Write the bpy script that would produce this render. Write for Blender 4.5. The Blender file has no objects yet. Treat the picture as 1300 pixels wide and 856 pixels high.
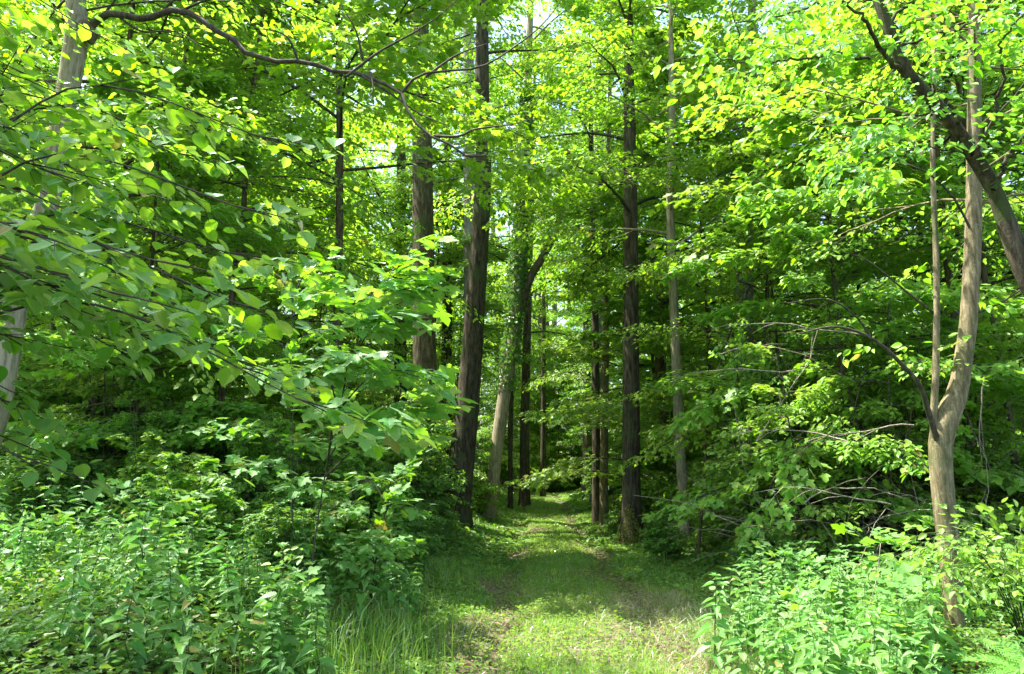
import bpy, math, random
import numpy as np
from math import radians as R, sin, cos, pi

random.seed(7)
rng = np.random.default_rng(11)
sc = bpy.context.scene
COL = sc.collection

# ------------------------------------------------------------------ camera, sky, sun, exposure
PITCH = R(9.7)
F = 946.0
EYE = 1.6
cam_d = bpy.data.cameras.new("camera")
cam = bpy.data.objects.new("camera", cam_d)
COL.objects.link(cam)
cam.location = (0, 0, EYE)
cam.rotation_euler = (pi / 2 + PITCH, 0, 0)
cam_d.sensor_width = 36
cam_d.lens = 36 * F / 1300
cam_d.clip_end = 2000
cam_d.clip_start = 0.05
sc.camera = cam

SUN_EL, SUN_AZ = R(66), R(-75)        # azimuth from +Y, towards +X positive
sd = np.array([sin(SUN_AZ) * cos(SUN_EL), cos(SUN_AZ) * cos(SUN_EL), sin(SUN_EL)])
world = bpy.data.worlds.new("World")
sc.world = world
world.use_nodes = True
wn = world.node_tree
bg = wn.nodes['Background']
sky = wn.nodes.new('ShaderNodeTexSky')
sky.sky_type = 'NISHITA'
sky.sun_disc = False
sky.sun_elevation = SUN_EL
sky.sun_rotation = SUN_AZ
sky.air_density = 1.0
sky.dust_density = 2.5
sky.ozone_density = 1.0
wn.links.new(sky.outputs[0], bg.inputs[0])
bg.inputs[1].default_value = 0.15
sun_d = bpy.data.lights.new("sun", 'SUN')
sun_d.energy = 5.0
sun_d.angle = R(0.53)
sun_d.color = (1.0, 0.95, 0.86)
sun = bpy.data.objects.new("sun", sun_d)
COL.objects.link(sun)
sun.rotation_euler = (pi / 2 - SUN_EL, 0, pi - SUN_AZ)
sun.location = tuple(sd * 60)

sc.view_settings.view_transform = 'Standard'
sc.view_settings.look = 'None'
sc.view_settings.exposure = 1.98
sc.view_settings.gamma = 1
sc.render.engine = 'CYCLES'
cy = sc.cycles
cy.max_bounces = 14
cy.diffuse_bounces = 10
cy.glossy_bounces = 2
cy.transmission_bounces = 4
cy.sample_clamp_indirect = 3
cy.use_denoising = True
cy.use_adaptive_sampling = False
sc.render.filter_size = 1.3

# ------------------------------------------------------------------ helpers
def at(px, py, Y):
    """world point at forward distance Y seen at photo pixel px, py"""
    u = (px - 650) / F
    v = (428 - py) / F
    d = (u, cos(PITCH) - v * sin(PITCH), sin(PITCH) + v * cos(PITCH))
    t = Y / d[1]
    return np.array([u * t, Y, EYE + d[2] * t])

def pxw(w, Y):
    return w * Y / F

def pathx(y):
    return 0.42 + 0.026 * np.asarray(y, float)

def sstep(t):
    t = np.clip(t, 0, 1)
    return t * t * (3 - 2 * t)

def wob(x, y):
    return (np.sin(x * 1.3 + 0.7 * y) * 0.5 + np.sin(x * 0.53 - y * 0.91 + 2) * 0.8 + np.sin(2.9 * x + 1.7 * y + 1) * 0.25
            + np.sin(-3.3 * x + 4.1 * y) * 0.15)

def gz(x, y):
    x = np.asarray(x, float); y = np.asarray(y, float)
    d = x - pathx(np.clip(y, -50, 90))
    e = np.abs(d)
    z = sstep((-d - 1.25) / 1.7) * 0.42 + np.clip(-d - 3.2, 0, 30) * 0.11
    z = z + sstep((d - 1.4) / 1.5) * 0.10 + np.clip(d - 5, 0, 40) * 0.012
    z = z - 0.06 * np.exp(-((e - 0.76) / 0.2) ** 2)
    z = z + wob(x, y) * (0.015 + 0.045 * sstep((e - 1.2) / 2))
    z = z + np.clip(y - 25, 0, 60) * 0.006
    return z

def mesh_from(name, V, faces=None, loops=None, starts=None, totals=None, mat=None, attr=None, uv=None, smooth=False, mats=None, midx=None):
    me = bpy.data.meshes.new(name)
    V = np.asarray(V, np.float32)
    if faces is not None:
        loops = np.concatenate([np.asarray(f).ravel() for f in faces])
        tot = np.concatenate([np.full(len(f), np.asarray(f).shape[1]) for f in faces])
        totals = tot
        starts = np.concatenate([[0], np.cumsum(tot)[:-1]])
    me.vertices.add(len(V)); me.vertices.foreach_set('co', V.ravel())
    me.loops.add(len(loops)); me.loops.foreach_set('vertex_index', np.asarray(loops, np.int32))
    me.polygons.add(len(starts)); me.polygons.foreach_set('loop_start', np.asarray(starts, np.int32))
    me.polygons.foreach_set('loop_total', np.asarray(totals, np.int32))
    if smooth:
        me.polygons.foreach_set('use_smooth', np.ones(len(starts), bool))
    if mats:
        for m in mats: me.materials.append(m)
        if midx is not None:
            me.polygons.foreach_set('material_index', np.asarray(midx, np.int32))
    elif mat: me.materials.append(mat)
    if attr is not None:
        a = me.attributes.new('rnd', 'FLOAT', 'POINT'); a.data.foreach_set('value', np.asarray(attr, np.float32))
    if uv is not None:
        u = me.uv_layers.new(name='UVMap'); u.data.foreach_set('uv', np.asarray(uv, np.float32)[np.asarray(loops)].ravel())
    me.update(calc_edges=True)
    return me

class Tubes:
    """collects tapered tubes, all become one mesh"""
    def __init__(s): s.V, s.Q, s.T, s.n = [], [], [], 0
    def add(s, pts, rad, sides=6, rough=0.0, flare=False):
        pts = np.asarray(pts, float); n = len(pts)
        rad = np.broadcast_to(np.asarray(rad, float), (n,)).copy()
        tan = np.gradient(pts, axis=0)
        tan /= np.linalg.norm(tan, axis=1)[:, None] + 1e-9
        ref = np.array([1.0, 0.13, 0.07]) if abs(tan[0][2]) > 0.6 else np.array([0.05, 0.1, 1.0])
        a = np.cross(tan, ref); a /= np.linalg.norm(a, axis=1)[:, None] + 1e-9
        b = np.cross(tan, a)
        th = np.arange(sides) * 2 * pi / sides
        rr = rad[:, None] * np.ones(sides)
        if rough:
            ph = rng.uniform(0, 6.28, 4)
            zz = np.arange(n)[:, None]
            rr = rr * (1 + rough * (np.sin(3 * th + ph[0] + zz * 0.21) * 0.5 + np.sin(5 * th + ph[1] - zz * .33) * 0.35 + rng.normal(0, .25, (n, sides))))
        if flare:
            ph = rng.uniform(0, 6.28)
            h = np.cumsum(np.r_[0, np.linalg.norm(np.diff(pts, axis=0), axis=1)])
            fl = np.exp(-h / (rad[0] * 1.6))[:, None]
            rr = rr * (1 + fl * (0.28 + 0.26 * np.sin(4 * th + ph) + .12 * np.sin(7 * th + 2 * ph)))
        ring = pts[:, None, :] + rr[:, :, None] * (np.cos(th)[None, :, None] * a[:, None, :] + np.sin(th)[None, :, None] * b[:, None, :])
        V = ring.reshape(-1, 3)
        i = np.arange(n - 1)[:, None] * sides; j = np.arange(sides)[None, :]; k = (j + 1) % sides
        q = np.stack([i + j, i + k, i + sides + k, i + sides + j], -1).reshape(-1, 4)
        tip = len(V)
        V = np.vstack([V, pts[-1][None] + tan[-1] * rad[-1] * .5])
        last = (n - 1) * sides
        t = np.stack([last + j[0], last + k[0], np.full(sides, tip)], -1)
        s.V.append(V); s.Q.append(q + s.n); s.T.append(t + s.n); s.n += len(V)
    def mesh(s, name, mat):
        if not s.V: return None
        return mesh_from(name, np.vstack(s.V), [np.vstack(s.Q), np.vstack(s.T)], mat=mat, smooth=True)

def spline(pts, n):
    """smooth curve through pts (Catmull-Rom by arc length)"""
    P = np.asarray(pts, float)
    t = np.r_[0, np.cumsum(np.linalg.norm(np.diff(P[:, :3], axis=0), axis=1))]
    m = np.zeros_like(P)
    m[1:-1] = (P[2:] - P[:-2]) / (t[2:] - t[:-2])[:, None]
    m[0] = (P[1] - P[0]) / (t[1] - t[0]); m[-1] = (P[-1] - P[-2]) / (t[-1] - t[-2])
    u = np.linspace(0, t[-1], n)
    i = np.clip(np.searchsorted(t, u, 'right') - 1, 0, len(t) - 2)
    h = (t[i + 1] - t[i])[:, None]; s = ((u - t[i])[:, None]) / h
    return ((2 * s**3 - 3 * s**2 + 1) * P[i] + (s**3 - 2 * s**2 + s) * h * m[i] + (-2 * s**3 + 3 * s**2) * P[i + 1] + (s**3 - s**2) * h * m[i + 1])

def unit(v): return v / (np.linalg.norm(v, axis=-1, keepdims=True) + 1e-9)

# leaf templates: vertices (along, across, normal) of a leaf of length 1, faces as index lists
def half_leaf(out, fold=0.18, droop=0.12):
    """out = [(x, halfwidth)...] from base to tip, tip excluded; two half ngons folded on the midrib"""
    n = len(out)
    V = [(0, 0, 0), (1, 0, -droop)]
    r = []; l = []
    for x, w in out:
        z = w * fold - droop * x * x
        r.append(len(V)); V.append((x, w, z))
    for x, w in out:
        z = w * fold - droop * x * x
        l.append(len(V)); V.append((x, -w, z))
    return np.array(V, float), [[0] + [1] + r[::-1], [0] + l + [1]]
T_DIA = half_leaf([(0.45, 0.30)], .2)
T_OVAL = half_leaf([(0.22, 0.24), (0.6, 0.27)], .22)
T_BEECH = half_leaf([(0.1, 0.13), (0.32, 0.29), (0.58, 0.27), (0.82, .14)], .2)
T_HAZEL = half_leaf([(0.0, .16), (0.12, 0.30), (0.24, 0.36), (0.28, .345), (0.40, .405), (0.44, .385), (0.56, .40), (0.60, .37), (0.72, .32), (0.76, .26), (0.86, .16), (.93, .06)], .16, .16)
T_NETTLE = half_leaf([(0.02, .13), (0.12, 0.23), (0.15, .205), (0.28, 0.27), (0.31, .24), (0.44, .235), (0.47, .20), (0.60, .18), (0.63, .15), (0.78, .09)], .25, .28)
def maple():
    half = [(-.10, .07), (-.16, .22), (-.07, .30), (.02, .26), (.10, .30), (.16, .46), (.20, .50), (.30, .60), (.40, .60), (.42, .48), (.46, .36), (.48, .24), (.58, .28), (.70, .29), (.78, .19), (.86, .14)]
    V, f = half_leaf(half, .13, .0)
    V[:, 2] -= .22 * (V[:, 0] ** 2 * .6 + V[:, 1] ** 2 * 1.2)
    return V, f
T_MAPLE = maple()
def maple_small():
    half = [(-.12, .16), (.05, .24), (.34, .56), (.46, .24), (.74, .24)]
    V, f = half_leaf(half, .13, .0)
    V[:, 2] -= .2 * (V[:, 0] ** 2 * .6 + V[:, 1] ** 2 * 1.2)
    return V, f
T_MAPLE_S = maple_small()
T_IVY = half_leaf([(-.1, .2), (.1, .42), (.4, .3), (.6, .3)], .1, .1)

def leaf_mesh(name, P, D, N, S, tmpl, mat, wid=None, uv=False):
    P = np.asarray(P); n = len(P)
    D = unit(np.asarray(D, float))
    B = unit(np.cross(N, D)); N = np.cross(D, B)
    TV, TF = tmpl
    k = len(TV)
    S = np.broadcast_to(S, (n,))
    W = S if wid is None else S * wid
    V = (P[:, None, :] + S[:, None, None] * TV[None, :, 0, None] * D[:, None, :] + W[:, None, None] * TV[None, :, 1, None] * B[:, None, :]
         + (S * rng.uniform(.2, 2.3, n))[:, None, None] * TV[None, :, 2, None] * N[:, None, :]).reshape(-1, 3)
    fl = np.concatenate([np.array(f) for f in TF]); ft = np.array([len(f) for f in TF])
    loops = (np.arange(n)[:, None] * k + fl[None]).ravel()
    totals = np.tile(ft, n)
    starts = np.concatenate([[0], np.cumsum(totals)[:-1]])
    rnd = np.repeat(rng.random(n), k)
    u = np.tile(TV[:, :2], (n, 1)) if uv else None
    return mesh_from(name, V, loops=loops, starts=starts, totals=totals, mat=mat, attr=rnd, uv=u)

def rot_h(D, ang):
    """turn horizontal part of D by ang about z"""
    c, s = np.cos(ang), np.sin(ang)
    return np.stack([D[..., 0] * c - D[..., 1] * s, D[..., 0] * s + D[..., 1] * c, D[..., 2]], -1)

def twig_leaves(S0, SD, SL, twigs=5, per=8, size=.09, twig_len=.38, jit=.28, droop=.15, lift=0.0):
    """from secondary shoots (start, dir, length) make flat sprays of leaves; returns P, D, N, S"""
    n = len(S0)
    t = (np.arange(twigs) + .6 + rng.uniform(-.3, .3, (n, twigs))) / twigs
    side = np.where((np.arange(twigs) % 2) == 0, 1, -1)[None] * np.ones((n, 1))
    p = S0[:, None] + SD[:, None] * (SL[:, None] * t)[..., None]
    p[..., 2] -= droop * SL[:, None] * t ** 2 * .8
    d = rot_h(np.repeat(SD[:, None], twigs, 1), side * rng.uniform(.55, 1.0, (n, twigs)))
    d[..., 2] += rng.normal(0, .12, (n, twigs)) - droop * .5
    last = t > (twigs - .8) / twigs
    L = twig_len * SL[:, None] * (1.15 - .55 * t) * rng.uniform(.7, 1.25, (n, twigs))
    p = p.reshape(-1, 3); d = unit(d.reshape(-1, 3)); L = L.ravel()
    m = len(p)
    u = (np.arange(per) + .5 + rng.uniform(-.35, .35, (m, per))) / per
    q = p[:, None] + d[:, None] * (L[:, None] * u)[..., None]
    q[..., 2] -= droop * L[:, None] * u ** 2
    q += rng.normal(0, .012 + .02 * size / .09, q.shape)
    s2 = np.where((np.arange(per) % 2) == 0, 1, -1)[None] * np.ones((m, 1))
    ld = rot_h(np.repeat(d[:, None], per, 1), s2 * rng.uniform(.3, 1.15, (m, per)))
    ld[..., 2] += rng.normal(-.12 - droop * .6, .2, (m, per))
    N = rng.normal(0, jit, q.shape); N[..., 2] += 1
    sz = size * rng.uniform(.6, 1.25, (m, per))
    return q.reshape(-1, 3), ld.reshape(-1, 3), unit(N.reshape(-1, 3)), sz.ravel(), (p, d, L)

def cat(parts): return [np.concatenate(x) for x in zip(*parts)]

def grow(trunk, z0, z1, nprim, length, nsec=8, twigs=5, per=8, size=.09, el=(.1, .6), sec_len=.42, wood_r=.022, droop=.15, prof=None, jit=.28, az=None, tubes=None, sec_tubes=True, bare=.22):
    """branches round a trunk polyline between heights z0..z1 -> (Tubes, leaves)"""
    trunk = np.asarray(trunk, float)
    tb = tubes or Tubes()
    S0, SD, SL = [], [], []
    zz = trunk[:, 2]
    for i in range(nprim):
        f = (i + rng.uniform(.1, .9)) / nprim
        z = z0 + (z1 - z0) * f
        b = np.array([np.interp(z, zz, trunk[:, 0]), np.interp(z, zz, trunk[:, 1]), z])
        a = i * 2.39996 + rng.normal(0, .35)
        if az is not None: a = az(i, f)
        e = rng.uniform(*el) + .35 * f ** 2
        L = length * (prof(f) if prof else (1 - .65 * f ** 1.5)) * rng.uniform(.7, 1.2)
        n = 7
        d = np.array([cos(a) * cos(e), sin(a) * cos(e), sin(e)])
        pts = [b]; seg = L / (n - 1)
        for k in range(n - 1):
            d = unit(d + np.array([rng.normal(0, .10), rng.normal(0, .10), rng.normal(0, .05) - .10 * droop / .15]))
            pts.append(pts[-1] + d * seg)
        pts = np.array(pts)
        tb.add(pts, np.linspace(wood_r * (L / 3) + .006, .004, n), 5)
        for k in range(nsec):
            t = bare + (1 - bare) * (k + rng.uniform(.2, .8)) / nsec
            x = t * (n - 1); j = min(int(x), n - 2)
            s0 = pts[j] + (pts[j + 1] - pts[j]) * (x - j)
            dd = unit(pts[j + 1] - pts[j])
            sg = 1 if k % 2 else -1
            sdv = rot_h(dd, sg * rng.uniform(.5, 1.0)) if k < nsec - 1 else dd
            sdv = unit(sdv + np.array([0, 0, rng.normal(-.02, .10) - sdv[2] * .5]))
            S0.append(s0); SD.append(sdv); SL.append(L * sec_len * (1.1 - .6 * t) * rng.uniform(.7, 1.2))
    S0, SD, SL = np.array(S0), np.array(SD), np.array(SL)
    if sec_tubes:
        for a, b, l in zip(S0, SD, SL):
            m = a + b * l * .5; m[2] -= droop * l * .2
            e2 = a + b * l; e2[2] -= droop * l * .8
            tb.add([a, m, e2], [.007 + .002 * l, .005, .002], 3)
    P, D, N, S, tw = twig_leaves(S0, SD, SL, twigs, per, size, .42, jit, droop)
    return tb, (P, D, N, S), tw

# ------------------------------------------------------------------ materials
def nt(name):
    m = bpy.data.materials.new(name); m.use_nodes = True
    t = m.node_tree; t.nodes.clear()
    out = t.nodes.new('ShaderNodeOutputMaterial')
    return m, t, out
def nd(t, typ, **kw):
    n = t.nodes.new(typ)
    for k, v in kw.items(): setattr(n, k, v)
    return n
def ramp(t, stops, fac=None):
    r = t.nodes.new('ShaderNodeValToRGB')
    e = r.color_ramp.elements
    while len(e) < len(stops): e.new(.5)
    for x, (p, c) in zip(e, stops):
        x.position = p; x.color = (*c, 1)
    if fac is not None: t.links.new(fac, r.inputs[0])
    return r

def leaf_mat(name, cols, trans, tmix=.45, rough=.42, spec=.5, veins=False):
    """cols: list of reflect colours over the random attribute; trans: transmitted colours (two)"""
    m, t, out = nt(name)
    L = t.links.new
    at_ = nd(t, 'ShaderNodeAttribute', attribute_name='rnd')
    oi = nd(t, 'ShaderNodeObjectInfo')
    no = nd(t, 'ShaderNodeTexNoise'); no.inputs['Scale'].default_value = .9; no.inputs['Detail'].default_value = 2
    geo = nd(t, 'ShaderNodeNewGeometry')
    L(geo.outputs['Position'], no.inputs['Vector'])
    ad = nd(t, 'ShaderNodeMath', operation='MULTIPLY_ADD')
    L(at_.outputs['Fac'], ad.inputs[0]); ad.inputs[1].default_value = .5
    m2 = nd(t, 'ShaderNodeMath', operation='MULTIPLY_ADD')
    L(no.outputs[0], m2.inputs[0]); m2.inputs[1].default_value = .7
    m3 = nd(t, 'ShaderNodeMath', operation='MULTIPLY_ADD'); L(oi.outputs['Random'], m3.inputs[0]); m3.inputs[1].default_value = .3; m3.inputs[2].default_value = -.25
    L(m3.outputs[0], m2.inputs[2]); L(m2.outputs[0], ad.inputs[2])
    n = len(cols)
    r1 = ramp(t, [(i / (n - 1), c) for i, c in enumerate(cols)], ad.outputs[0])
    r2 = ramp(t, [(.1, trans[0]), (.9, trans[1])], ad.outputs[0])
    c1, c2 = r1.outputs[0], r2.outputs[0]
    wn_ = nd(t, 'ShaderNodeTexWhiteNoise', noise_dimensions='2D')
    cx = nd(t, 'ShaderNodeCombineXYZ'); L(at_.outputs['Fac'], cx.inputs[0]); L(oi.outputs['Random'], cx.inputs[1]); L(cx.outputs[0], wn_.inputs[0])
    h1 = nd(t, 'ShaderNodeMapRange'); L(oi.outputs['Random'], h1.inputs[0]); h1.inputs[3].default_value = .475; h1.inputs[4].default_value = .501
    h2 = nd(t, 'ShaderNodeMath', operation='MULTIPLY_ADD'); L(wn_.outputs[0], h2.inputs[0]); h2.inputs[1].default_value = .03; L(h1.outputs[0], h2.inputs[2])
    h3 = nd(t, 'ShaderNodeMath', operation='ADD'); L(h2.outputs[0], h3.inputs[0]); h3.inputs[1].default_value = -.012
    sv = nd(t, 'ShaderNodeMapRange'); L(wn_.outputs[0], sv.inputs[0]); sv.inputs[3].default_value = .92; sv.inputs[4].default_value = 1.08
    old = nd(t, 'ShaderNodeMath', operation='GREATER_THAN'); L(wn_.outputs[0], old.inputs[0]); old.inputs[1].default_value = .988
    outs = []
    for c_, br in ((c1, (.16, .12, .035, 1)), (c2, (.22, .17, .03, 1))):
        hs_ = nd(t, 'ShaderNodeHueSaturation'); L(h3.outputs[0], hs_.inputs['Hue']); L(sv.outputs[0], hs_.inputs['Saturation']); L(c_, hs_.inputs['Color'])
        mo_ = nd(t, 'ShaderNodeMixRGB'); L(old.outputs[0], mo_.inputs[0]); L(hs_.outputs[0], mo_.inputs[1]); mo_.inputs[2].default_value = br
        outs.append(mo_.outputs[0])
    c1, c2 = outs
    bump = None
    if veins:
        uv = nd(t, 'ShaderNodeUVMap')
        sep = nd(t, 'ShaderNodeSeparateXYZ'); L(uv.outputs[0], sep.inputs[0])
        ab = nd(t, 'ShaderNodeMath', operation='ABSOLUTE'); L(sep.outputs[1], ab.inputs[0])
        # side veins run forward from the midrib
        k = nd(t, 'ShaderNodeMath', operation='MULTIPLY_ADD'); L(ab.outputs[0], k.inputs[0]); k.inputs[1].default_value = -.75; L(sep.outputs[0], k.inputs[2])
        s = nd(t, 'ShaderNodeMath', operation='MULTIPLY'); L(k.outputs[0], s.inputs[0]); s.inputs[1].default_value = 9
        fr = nd(t, 'ShaderNodeMath', operation='PINGPONG'); L(s.outputs[0], fr.inputs[0]); fr.inputs[1].default_value = .5
        v1 = nd(t, 'ShaderNodeMapRange'); L(fr.outputs[0], v1.inputs[0]); v1.inputs[1].default_value = 0; v1.inputs[2].default_value = .16; v1.inputs[3].default_value = 1; v1.inputs[4].default_value = 0
        v2 = nd(t, 'ShaderNodeMapRange'); L(ab.outputs[0], v2.inputs[0]); v2.inputs[1].default_value = 0; v2.inputs[2].default_value = .022; v2.inputs[3].default_value = 1; v2.inputs[4].default_value = 0
        mx = nd(t, 'ShaderNodeMath', operation='MAXIMUM'); L(v1.outputs[0], mx.inputs[0]); L(v2.outputs[0], mx.inputs[1])
        mc = nd(t, 'ShaderNodeMixRGB', blend_type='MIX'); L(mx.outputs[0], mc.inputs[0])
        sc_ = nd(t, 'ShaderNodeMath', operation='MULTIPLY'); L(mx.outputs[0], sc_.inputs[0]); sc_.inputs[1].default_value = .7
        L(sc_.outputs[0], mc.inputs[0]); L(c1, mc.inputs[1]); mc.inputs[2].default_value = (.13, .22, .06, 1); c1 = mc.outputs[0]
        md = nd(t, 'ShaderNodeMixRGB', blend_type='MULTIPLY'); L(sc_.outputs[0], md.inputs[0]); L(c2, md.inputs[1]); md.inputs[2].default_value = (.35, .45, .3, 1); c2 = md.outputs[0]
        bp = nd(t, 'ShaderNodeBump'); bp.inputs['Strength'].default_value = .35; bp.inputs['Distance'].default_value = .004; bp.invert = True
        L(mx.outputs[0], bp.inputs['Height']); bump = bp.outputs[0]
    df = nd(t, 'ShaderNodeBsdfDiffuse'); L(c1, df.inputs[0])
    tr = nd(t, 'ShaderNodeBsdfTranslucent'); L(c2, tr.inputs[0])
    mix = nd(t, 'ShaderNodeAddShader'); L(df.outputs[0], mix.inputs[0]); L(tr.outputs[0], mix.inputs[1])
    gl = nd(t, 'ShaderNodeBsdfGlossy'); gl.inputs['Roughness'].default_value = rough; gl.inputs[0].default_value = (.9, 1, .95, 1)
    fz = nd(t, 'ShaderNodeFresnel'); fz.inputs[0].default_value = 1.38
    fm = nd(t, 'ShaderNodeMath', operation='MULTIPLY'); L(fz.outputs[0], fm.inputs[0]); fm.inputs[1].default_value = spec
    ms = nd(t, 'ShaderNodeMixShader'); L(fm.outputs[0], ms.inputs[0]); L(mix.outputs[0], ms.inputs[1]); L(gl.outputs[0], ms.inputs[2])
    if bump is not None:
        for x in (df, gl): L(bump, x.inputs['Normal'])
    L(ms.outputs[0], out.inputs[0])
    return m

def bark_mat(name, c0, c1, c2, moss=.2, scale=1.0, lich=0.0, bumpd=.03, fiss=6.0):
    m, t, out = nt(name); L = t.links.new
    tc = nd(t, 'ShaderNodeTexCoord')
    mp = nd(t, 'ShaderNodeMapping'); mp.inputs['Scale'].default_value = (fiss * scale, fiss * scale, fiss * .16 * scale)
    L(tc.outputs['Object'], mp.inputs[0])
    n1 = nd(t, 'ShaderNodeTexNoise'); n1.inputs['Scale'].default_value = 3.2; n1.inputs['Detail'].default_value = 9; n1.inputs['Roughness'].default_value = .72
    L(mp.outputs[0], n1.inputs[0])
    n2 = nd(t, 'ShaderNodeTexNoise'); n2.inputs['Scale'].default_value = 2.2 * scale; n2.inputs['Detail'].default_value = 5; n2.inputs['Roughness'].default_value = .6
    L(tc.outputs['Object'], n2.inputs[0])
    n3 = nd(t, 'ShaderNodeTexNoise'); n3.inputs['Scale'].default_value = 30 * scale; n3.inputs['Detail'].default_value = 6; n3.inputs['Roughness'].default_value = .7
    L(tc.outputs['Object'], n3.inputs[0])
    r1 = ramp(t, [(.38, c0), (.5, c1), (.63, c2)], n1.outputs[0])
    rm = ramp(t, [(.52, (0, 0, 0)), (.66, (1, 1, 1))], n2.outputs[0])
    mm = nd(t, 'ShaderNodeMath', operation='MULTIPLY'); L(rm.outputs[0], mm.inputs[0]); mm.inputs[1].default_value = moss
    mx = nd(t, 'ShaderNodeMixRGB'); L(mm.outputs[0], mx.inputs[0]); L(r1.outputs[0], mx.inputs[1]); mx.inputs[2].default_value = (.055, .085, .02, 1)
    rl = ramp(t, [(.57, (0, 0, 0)), (.63, (1, 1, 1))], n3.outputs[0])
    ml = nd(t, 'ShaderNodeMath', operation='MULTIPLY'); L(rl.outputs[0], ml.inputs[0]); ml.inputs[1].default_value = lich
    mz = nd(t, 'ShaderNodeMixRGB'); L(ml.outputs[0], mz.inputs[0]); L(mx.outputs[0], mz.inputs[1]); mz.inputs[2].default_value = (.34, .34, .24, 1)
    b = nd(t, 'ShaderNodeBsdfPrincipled'); b.inputs['Roughness'].default_value = .85; b.inputs['Specular IOR Level'].default_value = .25
    L(mz.outputs[0], b.inputs['Base Color'])
    bp = nd(t, 'ShaderNodeBump'); bp.inputs['Strength'].default_value = .8; bp.inputs['Distance'].default_value = bumpd
    hs = nd(t, 'ShaderNodeMath', operation='MULTIPLY_ADD'); L(n3.outputs[0], hs.inputs[0]); hs.inputs[1].default_value = .45; L(n1.outputs[0], hs.inputs[2])
    L(hs.outputs[0], bp.inputs['Height']); L(bp.outputs[0], b.inputs['Normal'])
    L(b.outputs[0], out.inputs[0])
    return m

GREEN = [(.046, .092, .012), (.074, .140, .016), (.104, .18, .020), (.14, .22, .024)]
M_BEECH = leaf_mat('beech_leaf', GREEN, ((.15, .34, .010), (.25, .44, .016)))
M_MAPLE = leaf_mat('maple_leaf', [(.040, .092, .016), (.062, .130, .022), (.090, .168, .026), (.12, .20, .028)], ((.14, .31, .010), (.25, .43, .016)))
M_SHRUB = leaf_mat('shrub_leaf', [(.042, .098, .016), (.068, .142, .023), (.10, .18, .028), (.135, .22, .036)], ((.12, .27, .010), (.24, .40, .016)))
M_HAZEL = leaf_mat('hazel_leaf', [(.026, .10, .020), (.042, .14, .028), (.060, .17, .030)], ((.11, .30, .008), (.22, .42, .014)), rough=.42, spec=.35, veins=True)
M_HORN = leaf_mat('hornbeam_leaf', [(.030, .085, .016), (.050, .12, .020), (.07, .15, .024)], ((.11, .28, .010), (.20, .40, .014)), rough=.42, spec=.35, veins=True)
M_SYC = leaf_mat('sycamore_leaf', [(.032, .096, .024), (.050, .132, .032), (.074, .168, .036)], ((.11, .29, .012), (.23, .42, .018)), rough=.42, spec=.45, veins=True)
M_NETTLE = leaf_mat('nettle_leaf', [(.036, .105, .024), (.058, .148, .034), (.095, .195, .044)], ((.07, .25, .02), (.15, .36, .03)), rough=.42, spec=.7, veins=True)
M_HERB = leaf_mat('herb_leaf', [(.030, .082, .016), (.052, .122, .022), (.09, .17, .03)], ((.09, .20, .010), (.18, .32, .016)))
M_IVY = leaf_mat('ivy_leaf', [(.026, .075, .018), (.045, .12, .026), (.08, .17, .04)], ((.05, .15, .010), (.10, .22, .014)), rough=.3, spec=.8)
M_FERN = leaf_mat('fern_leaf', [(.05, .16, .03), (.075, .20, .04), (.1, .24, .05)], ((.10, .30, .02), (.18, .40, .03)))
M_GRASS = leaf_mat('grass_blade', [(.045, .11, .016), (.085, .165, .026), (.13, .21, .038), (.19, .22, .07)], ((.10, .22, .012), (.20, .32, .03)), rough=.5)
M_STRAW = leaf_mat('dry_grass', [(.10, .11, .04), (.19, .17, .08), (.30, .26, .14)], ((.06, .08, .03), (.12, .12, .05)), rough=.6, spec=.25)
M_CLOVER = leaf_mat('clover_leaf', [(.035, .085, .016), (.06, .125, .022), (.09, .17, .03)], ((.09, .20, .010), (.18, .32, .016)), rough=.6, spec=.15)
M_LITTER = leaf_mat('leaf_litter', [(.05, .032, .018), (.12, .08, .045), (.22, .16, .10), (.32, .26, .18)], ((.03, .02, .01), (.06, .04, .02)), rough=.6, spec=.25)
M_MOSS = leaf_mat('moss', [(.06, .085, .012), (.11, .15, .018), (.2, .23, .03)], ((.05, .09, .008), (.1, .14, .01)), rough=.7, spec=.1)
M_PETAL = leaf_mat('yellow_petal', [(.55, .38, .01), (.7, .5, .02)], ((.2, .15, .01), (.3, .2, .01)), rough=.5, spec=.2)

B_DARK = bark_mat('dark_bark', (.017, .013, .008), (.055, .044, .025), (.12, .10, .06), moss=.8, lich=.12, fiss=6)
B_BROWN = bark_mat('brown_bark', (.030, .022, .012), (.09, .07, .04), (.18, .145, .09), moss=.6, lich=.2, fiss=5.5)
B_PALE = bark_mat('pale_bark', (.14, .115, .07), (.27, .23, .15), (.38, .33, .23), moss=.35, lich=.35, bumpd=.01, fiss=7)
B_GREY = bark_mat('grey_bark', (.10, .095, .08), (.18, .17, .145), (.28, .265, .23), moss=.4, lich=.4, bumpd=.012, fiss=6)
B_TAN = bark_mat('tan_bark', (.085, .068, .032), (.165, .135, .068), (.28, .235, .14), moss=.6, lich=.35, bumpd=.012, fiss=9)
B_TWIG = bark_mat('twig_bark', (.025, .02, .014), (.055, .045, .03), (.10, .085, .06), moss=.3, lich=.15, bumpd=.004, fiss=8)
B_DEAD = bark_mat('dead_wood', (.12, .10, .075), (.24, .20, .15), (.38, .33, .26), moss=.1, lich=.1, bumpd=.004, fiss=8)
B_STEM = bark_mat('green_stem', (.03, .05, .015), (.05, .08, .022), (.08, .11, .03), moss=.3, bumpd=.002, fiss=5)
B_MOSS = bark_mat('mossy_bark', (.07, .10, .012), (.16, .22, .02), (.26, .32, .03), moss=.3, bumpd=.03, fiss=4)

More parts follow.
